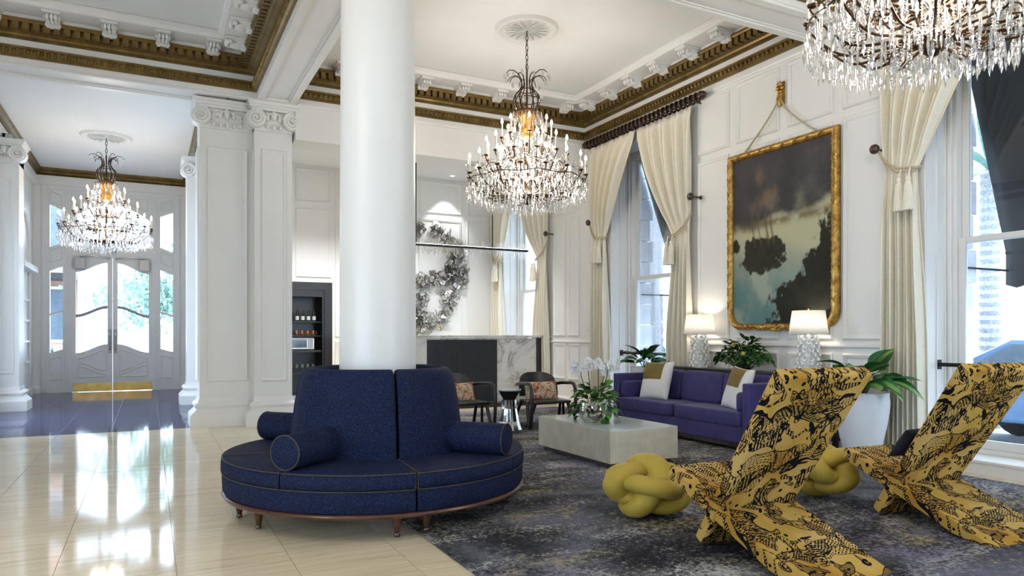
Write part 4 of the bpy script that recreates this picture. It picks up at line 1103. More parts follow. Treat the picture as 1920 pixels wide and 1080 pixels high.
# ------------------------------------------------------------------ round settee
def settee():
    t = thing('round_settee', 'round navy denim settee with tall back wrapped around the white column', 'settee', (CX, CYc, 0))
    D2 = math.radians; S0 = -94.0; R = 1.185
    MB().lathe([(.5,.145), (R-.03,.145), (R-.012,.15), (R-.004,.165), (R-.012,.178), (R-.03,.185), (.5,.185)], 96).build('wood_rim', M['walnut'], t)
    for k in range(4):
        a0, a1 = D2(S0+90*k+.35), D2(S0+90*k+89.65)
        b = MB().lathe([(.5,.186), (R-.022,.186), (R-.012,.20), (R-.008,.30), (R-.012,.326), (R-.02,.33), (.5,.33)], 40, a0=a0, a1=a1).build('base_section', M['denim'], t, ang=50)
        am = (a0+a1)/2
        for c0, c1 in ((a0, am-D2(.25)), (am+D2(.25), a1)):
            c = MB().lathe([(.5,.332), (R-.02,.332), (R-.004,.345), (R,.38), (R-.004,.425), (R-.02,.443), (R-.06,.45), (.85,.455), (.5,.45)], 24, a0=c0, a1=c1).build('seat_cushion', M['denim'], t, ang=50)
            for z, rr in ((.440, R-.010), (.333, R-.006)):
                MB().tube([(rr*math.cos(lerp(c0, c1, i/24)), rr*math.sin(lerp(c0, c1, i/24)), z) for i in range(25)], .0045, 6).build('piping', M['piping'], c)
            e = c0 if abs(c0-a0) < 1e-6 else c1
            MB().tube([(q*math.cos(e), q*math.sin(e), .452) for q in (.68, .85, 1.0, R-.04)] + [((R-.008)*math.cos(e), (R-.008)*math.sin(e), .43), ((R-.004)*math.cos(e), (R-.004)*math.sin(e), .34)], .0045, 6).build('piping', M['piping'], c)
        g0, g1 = a0 + D2(.5), a1 - D2(.5)
        prof = [(.50,.40), (.685,.40), (.69,.46), (.675,.62), (.65,.82), (.62,.99), (.60,1.05), (.575,1.085), (.54,1.098), (.505,1.09), (.485,1.06), (.48,1.0)]
        MB().lathe(prof, 30, a0=g0, a1=g1).build('backrest', M['denim'], t, ang=50, bevel=.018)
        # bolster at the middle of each section
        rb = .118; L0, L1 = .60, 1.13; q = MB().lathe([(0, L0), (rb*.9, L0), (rb, L0+.02), (rb*1.01, (L0+L1)/2), (rb, L1-.012), (rb*.97, L1), (rb*.6, L1+.012), (0, L1+.015)], 28)
        ca, sa = math.cos(am), math.sin(am)
        bo = MB().add([(z*ca - x*sa, z*sa + x*ca, y + .45 + rb) for x, y, z in q.v], q.f).build('bolster', M['denim'], t, ang=50)
        MB().tube([(L1*ca - rb*.99*math.cos(2*PI*i/28)*sa, L1*sa + rb*.99*math.cos(2*PI*i/28)*ca, .45+rb+rb*.99*math.sin(2*PI*i/28)) for i in range(28)], .005, 6, closed=True).build('piping', M['piping'], bo)
    lg = MB().lathe([(0,.0), (.016,.0), (.021,.008), (.021,.02), (.017,.028), (.022,.05), (.03,.09), (.036,.125), (.036,.146), (0,.146)], 16).mesh('leg')
    for a in (-99.6, -88.6, -157, -30, 176+5.4, 23, 86+5.4, 86-5.4, 140, -9):
        o = obj('leg', lg, M['walnut'], t); o.location = (1.06*math.cos(D2(a)), 1.06*math.sin(D2(a)), 0.0 if 1.06*math.cos(D2(a))+CX < 1.6 else .014)
settee()
# ------------------------------------------------------------------ pillows
def pillow_pts(w_, h_, t_, n=20, side=1, u0=-1, u1=1, v0=-1, v1=1, lift=0.0):
    vs = []; fs = []
    for j in range(n+1):
        for i in range(n+1):
            u = lerp(u0, u1, i/n); v = lerp(v0, v1, j/n)
            e = (max(0, 1-u**2)*max(0, 1-v**2))**.42
            pin = 1 - .07*(1-u*u)*(v*v) if True else 1; pin2 = 1 - .07*(1-v*v)*(u*u)
            vs.append((u*w_/2*pin2, side*(t_/2*e+lift), v*h_/2*pin))
    for j in range(n):
        for i in range(n): k = j*(n+1)+i; fs.append((k, k+1, k+n+2, k+n+1))
    return vs, fs
def pillow(name, lab, cat, w_, h_, t_, mat, M4, parent=None, patch=None):
    m = MB()
    for s_ in (-1, 1):
        v, f = pillow_pts(w_, h_, t_, side=s_); m.add(v, f)
    me = m.mesh(name, True, 70)
    bm = bmesh.new(); bm.from_mesh(me); bmesh.ops.remove_doubles(bm, verts=bm.verts[:], dist=.0005); bmesh.ops.recalc_face_normals(bm, faces=bm.faces[:]); bm.to_mesh(me); bm.free()
    if parent is None:
        if patch:
            t = thing(name, lab, cat); t.matrix_world = M4; obj('cover', me, mat, t)
            v, f = pillow_pts(w_, h_, t_, side=-1, lift=.003, **patch[0]); MB().add(v, f).build('colour_block', patch[1], t, ang=180)
            return t
        o = obj(name, me, mat); tag(o, lab, cat); o.matrix_world = M4; return o
    o = obj(name, me, mat, parent); o.matrix_local = M4; return o
# ------------------------------------------------------------------ indigo sofa (local: x towards the wall, y along it)
def rbox(x0, x1, y0, y1, z0, z1, name, mat, t, bev=.03, puff=0.0):
    o = MB().box(x0, x1, y0, y1, z0, z1).build(name, mat, t, bevel=bev)
    o.modifiers['bevel'].segments = 4
    return o
def cushion(x0, x1, y0, y1, z0, z1, name, t, mat, rx=0.0, e=.35):
    # soft block: superellipsoid
    m = MB(); n1, n2 = 20, 32; vs = []; fs = []
    sg = lambda a, p: math.copysign(abs(a)**p, a)
    for i in range(n1+1):
        ph = -PI/2 + PI*i/n1
        for k in range(n2):
            th = 2*PI*k/n2
            vs.append(((x0+x1)/2 + (x1-x0)/2*sg(math.cos(ph), e)*sg(math.cos(th), e), (y0+y1)/2 + (y1-y0)/2*sg(math.cos(ph), e)*sg(math.sin(th), e), (z0+z1)/2 + (z1-z0)/2*sg(math.sin(ph), e)))
    for i in range(n1):
        for k in range(n2): fs.append((i*n2+k, i*n2+(k+1) % n2, (i+1)*n2+(k+1) % n2, (i+1)*n2+k))
    m.add(vs, fs)
    if rx:
        c = Vector(((x0+x1)/2, (y0+y1)/2, z0)); m.xf(Matrix.Translation(c) @ Matrix.Rotation(rx, 4, 'Y') @ Matrix.Translation(-c))
    return m.build(name, mat, t, ang=180)
SX, SY0, SY1 = 6.05, 5.93, 8.58
def sofa():
    t = thing('sofa', 'long indigo velvet sofa with square arms in front of the console', 'sofa', (SX, SY0, .014)); L = SY1 - SY0
    rbox(0, .72, .10, L-.10, .09, .275, 'base', M['velvet'], t, .012)
    for y in (0, L-.115): rbox(0, .74, y, y+.115, .09, .785, 'arm', M['velvet'], t, .02)
    rbox(.62, .74, .115, L-.115, .09, .785, 'back', M['velvet'], t, .02)
    for k in range(2):
        a = .118 + (L-.236)*k/2; cushion(-.015, .60, a, a+(L-.236)/2-.004, .275, .452, 'seat_cushion', t, M['velvet'], 0, .16)
    for k in range(3):
        a = .135 + (L-.27)*k/3; cushion(.43, .63, a, a+(L-.27)/3-.004, .44, .86, 'back_cushion', t, M['velvet'], .12, .28)
    for y in (.125, L-.125-.13): cushion(.03, .46, y, y+.13, .44, .68, 'arm_cushion', t, M['velvet'], 0, .35)
    m = MB().box(.03, .71, .03, L-.03, .035, .09); m.build('plinth', M['darkwood'], t, smooth=False)
    for x in (.06, .66):
        for y in (.07, L-.07): MB().lathe([(.018, 0), (.024, .04), (.024, .05)], 10, (x, y, 0)).build('foot', M['darkwood'], t)
sofa()
PT = (dict(u0=-.97, u1=.52, v0=.02, v1=.95), M['olive'])
def upright(x, y, z, yaw, tilt, roll=0): return Matrix.Translation((x, y, z)) @ Matrix.Rotation(yaw, 4, 'Z') @ Matrix.Rotation(tilt, 4, 'X') @ Matrix.Rotation(roll, 4, 'Y')
# pillow front faces local -y; yaw -90 deg turns it towards -x (into the room)
pillow('throw_pillow', 'white and olive colour-block pillow at the far end of the indigo sofa', 'pillow', .56, .56, .16, M['offwhite'], upright(6.33, 7.93, .715, -PI/2+.10, -.30, -.04), patch=PT)
pillow('throw_pillow', 'white and olive colour-block pillow beside the near arm of the indigo sofa', 'pillow', .54, .54, .16, M['offwhite'], upright(6.34, 6.40, .705, -PI/2-.30, -.32, .06), patch=PT)
# ------------------------------------------------------------------ console behind the sofa, lamps
def console():
    t = thing('console_table', 'long slim black console table behind the indigo sofa', 'table', (6.985, 6.9, 0)); L = 1.5
    MB().box(-.15, .15, -L, L, .845, .895).build('top', M['black'], t, smooth=False, bevel=.006)
    MB().box(-.13, .13, -L+.02, L-.02, .80, .845).build('apron', M['black'], t, smooth=False)
    MB().box(-.13, .13, -L+.05, L-.05, .16, .19).build('shelf', M['black'], t, smooth=False)
    lm = MB().box(-.025, .025, -.025, .025, .012, .80).mesh('leg', False)
    for x in (-.11, .11):
        for y in (-L+.05, 0, L-.05): o = obj('leg', lm, M['black'], t); o.location = (x, y, 0)
console()
def lamp(lab, x, y, z):
    t = thing('table_lamp', lab, 'lamp', (x, y, z), group='lit table lamps on the console'); rnd = random.Random(4)
    prof = [(.0, 0), (.125, 0), (.13, .02), (.125, .08), (.118, .16), (.105, .26), (.095, .36), (.09, .42), (.085, .45), (.02, .455), (.015, .50), (0, .50)]
    b = MB().lathe(prof, 24).build('base', M['ceramic'], t)
    sh = MB()
    for j in range(9):
        z_ = .03 + j*.049; R = lerp(.128, .09, z_/.45); n = 11 - j//3
        for k in range(n):
            a = 2*PI*(k+.5*(j % 2))/n + rnd.uniform(-.06, .06); q = MB().lathe([(.004, .0), (.020, .006), (.027, .018), (.030, .030), (.024, .026), (.010, .016)], 8)
            Mx = Matrix.Translation((R*.96*math.cos(a), R*.96*math.sin(a), z_)) @ Matrix.Rotation(a, 4, 'Z') @ Matrix.Rotation(PI/2 - .25 + rnd.uniform(-.2, .2), 4, 'Y')
            sh.add([tuple(Mx @ Vector(p)) for p in q.v], q.f)
    o = sh.build('shell_relief', M['ceramic'], b); o['kind'] = 'stuff'
    o = MB().lathe([(.222, .47), (.185, .75)], 40).build('shade', M['shade'], t); md = o.modifiers.new('th', 'SOLIDIFY'); md.thickness = .003
    m = MB(); m.tube([(0, 0, .50), (0, 0, .76)], .004, 6); m.ell((0, 0, .768), .012, .012, .012, 8, 6)
    for k in range(3): m.tube([(0, 0, .74), (.18*math.cos(k*2.1), .18*math.sin(k*2.1), .745)], .003, 5)
    m.build('finial', M['brass'], t); MB().ell((0, 0, .60), .03, .03, .045, 10, 8).build('bulb', M['bulb'], t)
    ld = bpy.data.lights.new('lamp_light', 'POINT'); ld.energy = LAMP_W; ld.color = (1, .90, .76); ld.shadow_soft_size = .05
    lo = bpy.data.objects.new('lamp_light', ld); COL.objects.link(lo); lo.parent = t; lo.location = (0, 0, .64)
lamp('white shell-covered table lamp with lit drum shade nearest the curtain', 6.985, 7.79, .895)
lamp('white shell-covered table lamp with lit drum shade in front of the painting', 6.985, 5.91, .895)
# ------------------------------------------------------------------ painting
PY0, PY1, PZ0, PZ1 = 5.62, 7.38, 1.42, 3.81
def noise2(sh, seed, octv=5, base=4):
    rs = np.random.RandomState(seed); out = np.zeros(sh); amp = 1.0; tot = 0
    for o in range(octv):
        n = base*2**o; g = rs.rand(n+2, n+2); ys = np.linspace(0, n, sh[0]); xs = np.linspace(0, n, sh[1]); y0 = np.minimum(ys.astype(int), n); x0 = np.minimum(xs.astype(int), n)
        fy = ys-y0; fx = xs-x0; fy = (fy*fy*(3-2*fy))[:, None]; fx = (fx*fx*(3-2*fx))[None, :]
        a = g[np.ix_(y0, x0)]; b = g[np.ix_(y0, x0+1)]; c = g[np.ix_(y0+1, x0)]; d = g[np.ix_(y0+1, x0+1)]
        out += amp*((a*(1-fx)+b*fx)*(1-fy)+(c*(1-fx)+d*fx)*fy); tot += amp; amp *= .55
    return out/tot
def painting():
    t = thing('framed_painting', 'large gilt-framed upside-down landscape painting on the window wall', 'painting', (XR-.05, (PY0+PY1)/2, PZ0))
    W, Hh = PY1-PY0, PZ1-PZ0; nx, nz = 150, 200; f = .085
    u, v = np.meshgrid(np.linspace(0, 1, nx), np.linspace(0, 1, nz)); sh = u.shape
    n1 = noise2(sh, 1, 6, 4); n2 = noise2(sh, 2, 6, 5); n3 = noise2(sh, 3, 5, 12); n4 = noise2(sh, 4, 6, 3); n3 = .5*n3 + .5*noise2(sh, 6, 4, 30)
    def C(*c): return np.array(c)[None, None, :]
    mixc = lambda a, b, m: a*(1-m[..., None]) + b*m[..., None]
    st = lambda x, a, b: np.clip((x-a)/(b-a), 0, 1)**2*(3-2*np.clip((x-a)/(b-a), 0, 1))
    img = np.zeros((*sh, 3)) + C(.20, .235, .19)
    img = mixc(img, C(.36, .34, .22), st(v + .12*u + .25*(n1-.5), .34, .56))            # pale cream water towards the middle
    img = mixc(img, C(.085, .165, .165), st(.46 - v + .4*(n2-.5) - .12*u, .0, .36))     # teal below
    img = mixc(img, C(.34, .35, .27), st(n4, .56, .70)*st(.55-v, 0, .2)*.55)
    top = st(v - .10*u + .14*(n1-.5), .535, .60)
    cl = C(.030, .027, .029)*(.35 + 1.5*n2[..., None]); nc = .45*n2 + .55*noise2(sh, 9, 6, 7); cl = cl*1.35 + .02; cl = mixc(cl, C(.20, .125, .075), st(nc + .16*np.exp(-((u-.42)**2/.06 + (v-.76)**2/.02)), .55, .78)*.8)
    cl = mixc(cl, C(.22, .20, .135), np.exp(-((u-.62)**2/.035 + (v-.69)**2/.008))*st(nc, .38, .62)*.9)
    img = img*1.3; img = mixc(img, cl, top)
    band = np.exp(-((v - .575 - .03*u)**2)/.0006)*st(n3, .3, .6); img = mixc(img, C(.13, .085, .035), band*.8)
    for (cx, cy, rx, ry, thr) in ((.34, .405, .25, .115, .42), (.28, .45, .16, .07, .4), (.44, .44, .13, .07, .4), (.04, .48, .05, .05, .42)):
        d = ((u-cx)/rx)**2 + ((v-cy)/ry)**2; img = mixc(img, C(.030, .028, .016)*(.6+.9*n3[..., None]), st(1.15 - d + 2.2*(n3-.5) + .8*(n2-.5), .25, .5))
    for (cx, w_) in ((.38, .012), (.43, .010), (.30, .006), (.235, .006)):
        img = mixc(img, C(.13, .085, .045), np.exp(-((u-cx-.02*np.sin(v*18))/w_)**2)*st(v, .44, .5)*st(.68-v, 0, .05)*.85)
    edge = .90 - .18*st(.52-v, .0, .2) - .30*st(.30-v, 0, .12)
    mass = st(u - edge + .42*(n3-.5) + .16*(n2-.5), .0, .05)*st(.60 - v + .15*(u-.9) + .2*(n3-.5), 0, .06)
    for (cx, cy, rx, ry) in ((.62, .13, .20, .10), (.80, .20, .22, .14), (.56, .05, .12, .06)):
        d = ((u-cx)/rx)**2 + ((v-cy)/ry)**2; mass = np.maximum(mass, st(1.1 - d + 2.4*(n3-.5) + .6*(n2-.5), .25, .45))
    img = mixc(img, C(.020, .021, .014)*(.5+1.0*n3[..., None]), mass)
    img = np.clip(img*1.0, 0, 1)
    # canvas: left of the picture is larger y
    yy = (W/2 - f*.8) - u*(W - 1.6*f); zz = f*.8 + v*(Hh - 1.6*f)
    vs = [(0.0, float(a), float(b)) for a, b in zip(yy.ravel(), zz.ravel())]
    fs = [(j*nx+i, j*nx+i+1, (j+1)*nx+i+1, (j+1)*nx+i) for j in range(nz-1) for i in range(nx-1)]
    ya, za = W/2 - f/2 - .20, f/2 + .20          # canvas follows the rounded lower corners of the frame
    fs = [q for q in fs if not (abs(vs[q[0]][1]) > ya and vs[q[0]][2] < za and math.hypot(abs(vs[q[0]][1])-ya, vs[q[0]][2]-za) > .205)]
    me = bpy.data.meshes.new('canvas'); me.from_pydata(vs, [], fs)
    ca = me.color_attributes.new('col', 'FLOAT_COLOR', 'POINT'); ca.data.foreach_set('color', np.concatenate([img.reshape(-1, 3), np.ones((nx*nz, 1))], 1).astype(np.float32).ravel())
    me.flip_normals(); cv = obj('canvas', me, M['painting'], t)
    MB().box(.004, .03, -W/2+.10, W/2-.10, .10, Hh-.03).build('backing', M['darkwood'], t, smooth=False)
    # frame moulding along a path with rounded lower corners
    rc = .20; path = []
    hw = W/2 - f/2; z0, z1 = f/2, Hh - f/2
    path += [(-hw, z1), (-hw, z0+rc)] + [(-hw+rc-rc*math.cos(PI/2*i/8), z0+rc-rc*math.sin(PI/2*i/8)) for i in range(1, 9)] + [(hw-rc, z0)] + [(hw-rc+rc*math.sin(PI/2*i/8), z0+rc-rc*math.cos(PI/2*i/8)) for i in range(1, 9)] + [(hw, z1)]
    def sweep(path, sec, closed):
        m = MB(); n = len(path); k = len(sec); vs = []
        for i, (y, z) in enumerate(path):
            a = path[(i-1) % n] if (i or closed) else path[i]; b = path[(i+1) % n] if (i < n-1 or closed) else path[i]
            d0 = Vector((y-a[0], z-a[1])); d1 = Vector((b[0]-y, b[1]-z))
            d0 = d0.normalized() if d0.length > 1e-6 else d1.normalized(); d1 = d1.normalized() if d1.length > 1e-6 else d0
            n0 = Vector((-d0.y, d0.x)); n1_ = Vector((-d1.y, d1.x)); bi = (n0+n1_).normalized(); sc = 1/max(.4, bi.dot(n0))
            for q, d in sec: vs.append((-d, y + bi.x*q*sc, z + bi.y*q*sc))
        fs = []
        for i in range(n if closed else n-1):
            j = (i+1) % n
            for c in range(k): fs.append((i*k+c, i*k+(c+1) % k, j*k+(c+1) % k, j*k+c))
        return m.add(vs, fs)
    sec = [(-f/2, -.03), (-f/2, .02), (-f*.36, .035), (-f*.2, .05), (0, .058), (f*.2, .05), (f*.33, .03), (f*.42, .034), (f/2, .02), (f/2, -.03)]
    sweep(path, sec, True).build('frame', M['gilt'], t, ang=40)
    # crossed ribbons wound round the frame
    xm = MB()
    for s_ in (-1, 1): xm.tube([(-.036, s_*-.036, -.055), (-.052, s_*-.02, -.03), (-.060, 0, 0), (-.052, s_*.02, .03), (-.036, s_*.036, .055)], .007, 5)
    xm.ell((-.066, 0, 0), .008, .014, .014, 8, 5); xm = xm.mesh('ribbon_cross')
    spots = [(-hw, lerp(z0+rc+.1, z1-.12, i/10), 0) for i in range(11)] + [(hw, lerp(z0+rc+.1, z1-.12, i/10), 0) for i in range(11)] + [(lerp(-hw+.18, hw-.18, i/7), z1, PI/2) for i in range(8)] + [(s_*lerp(hw-rc-.05, .42, i/2), z0, PI/2) for i in range(3) for s_ in (-1, 1)]
    for y, z, a in spots: o = obj('ribbon_cross', xm, M['gilt'], t); o.location = (0, y, z); o.rotation_euler = (a, 0, 0)
    om = MB(); rnd = random.Random(2)
    for k in range(70):
        y = rnd.uniform(-.32, .32); om.ell((-.06+rnd.uniform(-.015, .01), y, z0 - .012 + rnd.uniform(-.035, .035)*(1-abs(y)*1.6)), rnd.uniform(.012, .022), rnd.uniform(.014, .028), rnd.uniform(.012, .024), 7, 5)
    o = om.build('leaf_and_berry_ornament', M['gilt'], t); o['kind'] = 'stuff'
painting()
hz = 4.46; hy = (PY0+PY1)/2
t = thing('picture_hook', 'carved gilt wall ornament from which the painting hangs', 'hook', (XR, hy, hz))
m = MB(); m.box(-.03, 0, -.05, .05, -.16, .12)
for k in range(16):
    a = k*.8; m.ell((-.045, .045*math.cos(a)*(.5+k/24), .05+.06*math.sin(a)), .018, .022, .022, 7, 5)
m.tube([(-.03, 0, -.02), (-.05, 0, -.10), (-.04, 0, -.19)], [.035, .04, .02], 8); m.build('bracket', M['gilt'], t)
t = thing('hanging_cord', 'gold cord from the wall ornament down to the painting', 'cord', (XR-.05, hy, hz))
for ye, ys in ((.62, .03), (-.60, -.03)):
    pts = [(0, lerp(ys, ye, i/10), lerp(-.12, PZ1-hz-.02, (i/10)**(.82 if ye > 0 else .75)) ) for i in range(11)]
    MB().tube(pts, .012, 6).build('cord', M['rope'], t)
# ------------------------------------------------------------------ coffee table
t = thing('coffee_table', 'low parchment block coffee table with glass top on the rug', 'table', (4.09, 5.85, .014))
MB().box(0, .86, 0, 1.46, .05, .375).build('body', M['parchment'], t, smooth=False, bevel=.004)
MB().box(.05, .81, .05, 1.41, 0, .05).build('plinth', M['darkwood'], t, smooth=False)
MB().box(.003, .857, .003, 1.457, .376, .386).build('glass_top', M['tabletop'], t, smooth=False)
# ------------------------------------------------------------------ leaves and plants
def leaf_mesh(L, W, droop, n=9, fold=.25, wavy=0.0):
    m = MB()
    for i in range(n):
        s_ = i/(n-1); w_ = W/2*(math.sin(PI*(s_**.75))**.85 if 0 < s_ < 1 else .02); x = L*(s_ - .12*droop*s_*s_); z = L*(.28*s_ - droop*s_*s_*.75)
        k = wavy*math.sin(6*s_)
        m.v += [(x, -w_, z + w_*fold + k), (x, 0, z), (x, w_, z + w_*fold - k)]
        if i:
            a = 3*i; m.f += [(a-3, a-2, a+1, a), (a-2, a-1, a+2, a+1)]
    return m.mesh('leaf', True, 180)
def plant(lab, loc, pot, leaves, n, spread, height, seed, mat, name, tilt=(.1, 1.0), stemr=.004, scale=(.8, 1.2), sxy=(1.0, 1.0)):
    t = thing(name, lab, 'plant', loc); rnd = random.Random(seed); st = MB()
    zb = pot
    for k in range(n):
        a = rnd.uniform(0, 2*PI); q = math.sqrt(rnd.random()); rr = spread*q*.62; hgt = height*(1 - .75*q*q)*rnd.uniform(.45, 1.0)
        p = Vector((rr*math.cos(a)*sxy[0], rr*math.sin(a)*sxy[1], zb + hgt)); sc = rnd.uniform(*scale)
        el = lerp(*tilt, 1-q) + rnd.uniform(-.2, .2)
        o = obj('leaf', rnd.choice(leaves), mat, t)
        o.matrix_local = Matrix.Translation(p) @ Matrix.Rotation(a + rnd.uniform(-.5, .5), 4, 'Z') @ Matrix.Rotation(-el, 4, 'Y') @ Matrix.Rotation(rnd.uniform(-.5, .5), 4, 'X') @ Matrix.Scale(sc, 4)
        if k % 2 == 0: st.tube([(rr*.15*math.cos(a), rr*.15*math.sin(a), zb-.04), (rr*.6*math.cos(a)*sxy[0], rr*.6*math.sin(a)*sxy[1], zb+hgt*.6), tuple(p)], stemr, 5)
    st.build('stems', M['stem'], t)
    return t
LF_L = [leaf_mesh(.34, .105, .75), leaf_mesh(.30, .10, .55), leaf_mesh(.26, .09, .95)]
LF_S = [leaf_mesh(.105, .058, .5, 6), leaf_mesh(.085, .05, .8, 6)]
LF_B = [leaf_mesh(.38, .19, .75), leaf_mesh(.33, .19, .4), leaf_mesh(.40, .18, 1.0)]
LF_I = [leaf_mesh(.11, .075, .6, 6), leaf_mesh(.09, .07, .9, 6)]
def pot(t, prof, mat, soil_r, soil_z):
    MB().lathe(prof, 36).build('pot', mat, t); MB().lathe([(0, soil_z), (soil_r, soil_z)], 20).build('soil', M['soil'], t)
t = plant('glossy peace lily in a white pot at the far end of the indigo sofa', (6.85, 8.88, .0), .86, LF_L, 34, .34, .20, 3, M['leaf'], 'peace_lily', (.1, 1.0))
pot(t, [(0, .0), (.15, .0), (.17, .03), (.20, .5), (.215, .80), (.22, .86), (.205, .865), (.195, .83)], M['plaster'], .2, .83)
t = plant('dense bushy green plant on the console between the two lamps', (6.90, 6.86, .895), .05, LF_S, 300, .74, .40, 8, M['leaf'], 'bushy_houseplant', (-.4, .9), .003, sxy=(.22, 1.0))
pot(t, [(0, 0), (.075, 0), (.08, .01), (.085, .085), (.088, .095), (.078, .095), (.075, .08)], M['black'], .078, .08)
for p in ((-.12, .06, .33), (-.13, -.12, .22)): MB().ell(p, .028, .028, .03, 10, 8).build('fruit', M['fruit'], t)
t = plant('large variegated plant in the white urn beside the near window curtain', (6.62, 4.93, .0), .74, LF_B, 34, .40, .32, 5, M['leafv'], 'variegated_dieffenbachia', (-.1, 1.05), .007, (.8, 1.15))
pot(t, [(0, .0), (.14, .0), (.16, .02), (.17, .06), (.19, .20), (.235, .40), (.262, .58), (.265, .66), (.258, .73), (.262, .76), (.245, .765), (.235, .72)], M['plaster'], .24, .72)
def orchid():
    t = thing('orchid_arrangement', 'white orchids with trailing ivy in a glass bowl on the coffee table', 'plant', (4.40, 6.58, .401)); rnd = random.Random(21)
    MB().lathe([(0, .004), (.13, .0), (.165, .03), (.185, .10), (.18, .18), (.17, .22), (.163, .22), (.173, .18), (.178, .10), (.158, .034), (0, .012)], 32).build('glass_bowl', M['vase'], t)
    m = MB()
    for k in range(60): a = rnd.uniform(0, 6.3); q = rnd.uniform(.02, .15); m.ell((q*math.cos(a), q*math.sin(a), rnd.uniform(.03, .17)), rnd.uniform(.012, .026), rnd.uniform(.012, .026), rnd.uniform(.01, .02), 6, 4)
    o = m.build('moss_and_bark', simple('bark_and_moss', (.22,.15,.08), .9, var=.6, scale=30), t); o['kind'] = 'stuff'
    for k in range(95):
        a = rnd.uniform(0, 2*PI); q = rnd.random(); R = .10 + .20*q; z = .30 - .26*q*q + rnd.uniform(-.06, .10)
        o = obj('ivy_leaf', rnd.choice(LF_I), M['leafy'] if k % 3 else M['leaf'], t)
        o.matrix_local = Matrix.Translation((R*.75*math.cos(a), R*.75*math.sin(a), z)) @ Matrix.Rotation(a+rnd.uniform(-.6, .6), 4, 'Z') @ Matrix.Rotation(-lerp(.9, -.5, q), 4, 'Y') @ Matrix.Rotation(rnd.uniform(-.6, .6), 4, 'X') @ Matrix.Scale(rnd.uniform(.8, 1.35), 4)
    for k in range(3):
        o = obj('orchid_leaf', LF_L[k], M['leafy'], t); o.matrix_local = Matrix.Translation((0, 0, .24)) @ Matrix.Rotation(k*2.2+.4, 4, 'Z') @ Matrix.Rotation(-1.0, 4, 'Y') @ Matrix.Scale(.75, 4)
    pm = MB()
    for k in range(5):
        a = 2*PI*k/5 + PI/2; wq = .021 if k in (1, 4) else .015
        q = MB().ell((.022, 0, 0), .022, wq, .004, 8, 4); Mx = Matrix.Rotation(a, 4, 'Z') @ Matrix.Rotation(-.25, 4, 'Y'); pm.add([tuple(Mx @ Vector(p)) for p in q.v], q.f)
    pm.ell((0, -.006, .008), .010, .010, .010, 6, 4); pme = pm.mesh('blossom')
    for (bx, by, tx, ty, hh) in ((-.08, .02, -.20, .12, .58), (-.02, .05, -.06, .10, .60), (.03, -.02, .02, -.03, .62), (.08, .02, .17, -.12, .58), (.05, .06, .22, -.02, .56)):
        pts = [(lerp(bx, tx, smooth01(i/8)*.55), lerp(by, ty, smooth01(i/8)*.55), .2+(hh-.2)*i/8) for i in range(9)]; e = Vector(pts[-1]); e2 = Vector((tx, ty, hh+.02)); pts.append(tuple(e2))
        MB().tube(pts, .005, 6).build('flower_stem', M['darkwood'], t)
        for k in range(7):
            s_ = k/6; p = e.lerp(e2, s_) + Vector((rnd.uniform(-.05, .05), rnd.uniform(-.05, .05), rnd.uniform(-.045, .055)))
            o = obj('blossom', pme, M['petal'], t); o.matrix_local = Matrix.Translation(p) @ Matrix.Rotation(rnd.uniform(-1.2, .5)-.3, 4, 'Z') @ Matrix.Rotation(PI/2+rnd.uniform(-.5, .3), 4, 'X') @ Matrix.Scale(rnd.uniform(.9, 1.25), 4)
orchid()
# ------------------------------------------------------------------ knotted poufs
def knot_curve(p, q, R, amp, b):
    N_ = 520; T = np.linspace(0, 2*PI, N_, endpoint=False)
    lon = p*T; lat = amp*np.sin(q*T); P = np.stack([np.cos(lat)*np.cos(lon), np.cos(lat)*np.sin(lon), np.sin(lat)], 1)
    ev = []
    D_ = np.linalg.norm(P[:, None]-P[None], axis=2); idx = np.arange(N_)
    gap = np.minimum(abs(idx[:, None]-idx[None]), N_-abs(idx[:, None]-idx[None]))
    for i in range(N_):
        for j in range(i+1, N_):
            if gap[i, j] > 12 and D_[i, j] < .03:
                nb = [(i+a) % N_ for a in (-1, 0, 1)]; nc = [(j+a) % N_ for a in (-1, 0, 1)]
                if D_[i, j] <= D_[np.ix_(nb, nc)].min()+1e-12: ev += [(i, j), (j, i)]
    ev = sorted(set(ev)); clean = []
    for e in ev:
        if not clean or e[0]-clean[-1][0] > 3: clean.append(e)
    rad = np.zeros(N_); sg = 1
    for e in clean:
        dd = np.minimum(abs(idx-e[0]), N_-abs(idx-e[0])); rad += sg*b*np.exp(-(dd/(N_/len(clean)*.42))**2); sg = -sg
    return P*(R+rad)[:, None], len(clean)
def pouf(lab, x, y, rot, s_=1.0):
    P, nc = knot_curve(3, 4, .205*s_, math.radians(56), .056*s_)
    t_r = .092*s_; m = MB(); Mx = Matrix.Rotation(rot[2], 3, 'Z') @ Matrix.Rotation(rot[1], 3, 'Y') @ Matrix.Rotation(rot[0], 3, 'X')
    pts = [Mx @ Vector(p) for p in P]; pts = pts[::2]
    m.tube(pts, t_r, 18, closed=True); m.v = [(a*1.04, b*1.04, c*.70) for a, b, c in m.v]; zmin = min(v[2] for v in m.v)
    o = m.build('knot_pouf', M['mustard'], None, ang=180); o.location = (x, y, .014 - zmin); tag(o, lab, 'pouf', 'mustard knot poufs')
pouf('mustard velvet knot pouf in front of the coffee table', 3.31, 4.27, (1.1, .35, .6))
pouf('mustard velvet knot pouf between the two plank chairs', 4.96, 4.07, (.9, -.4, 2.2), .97)
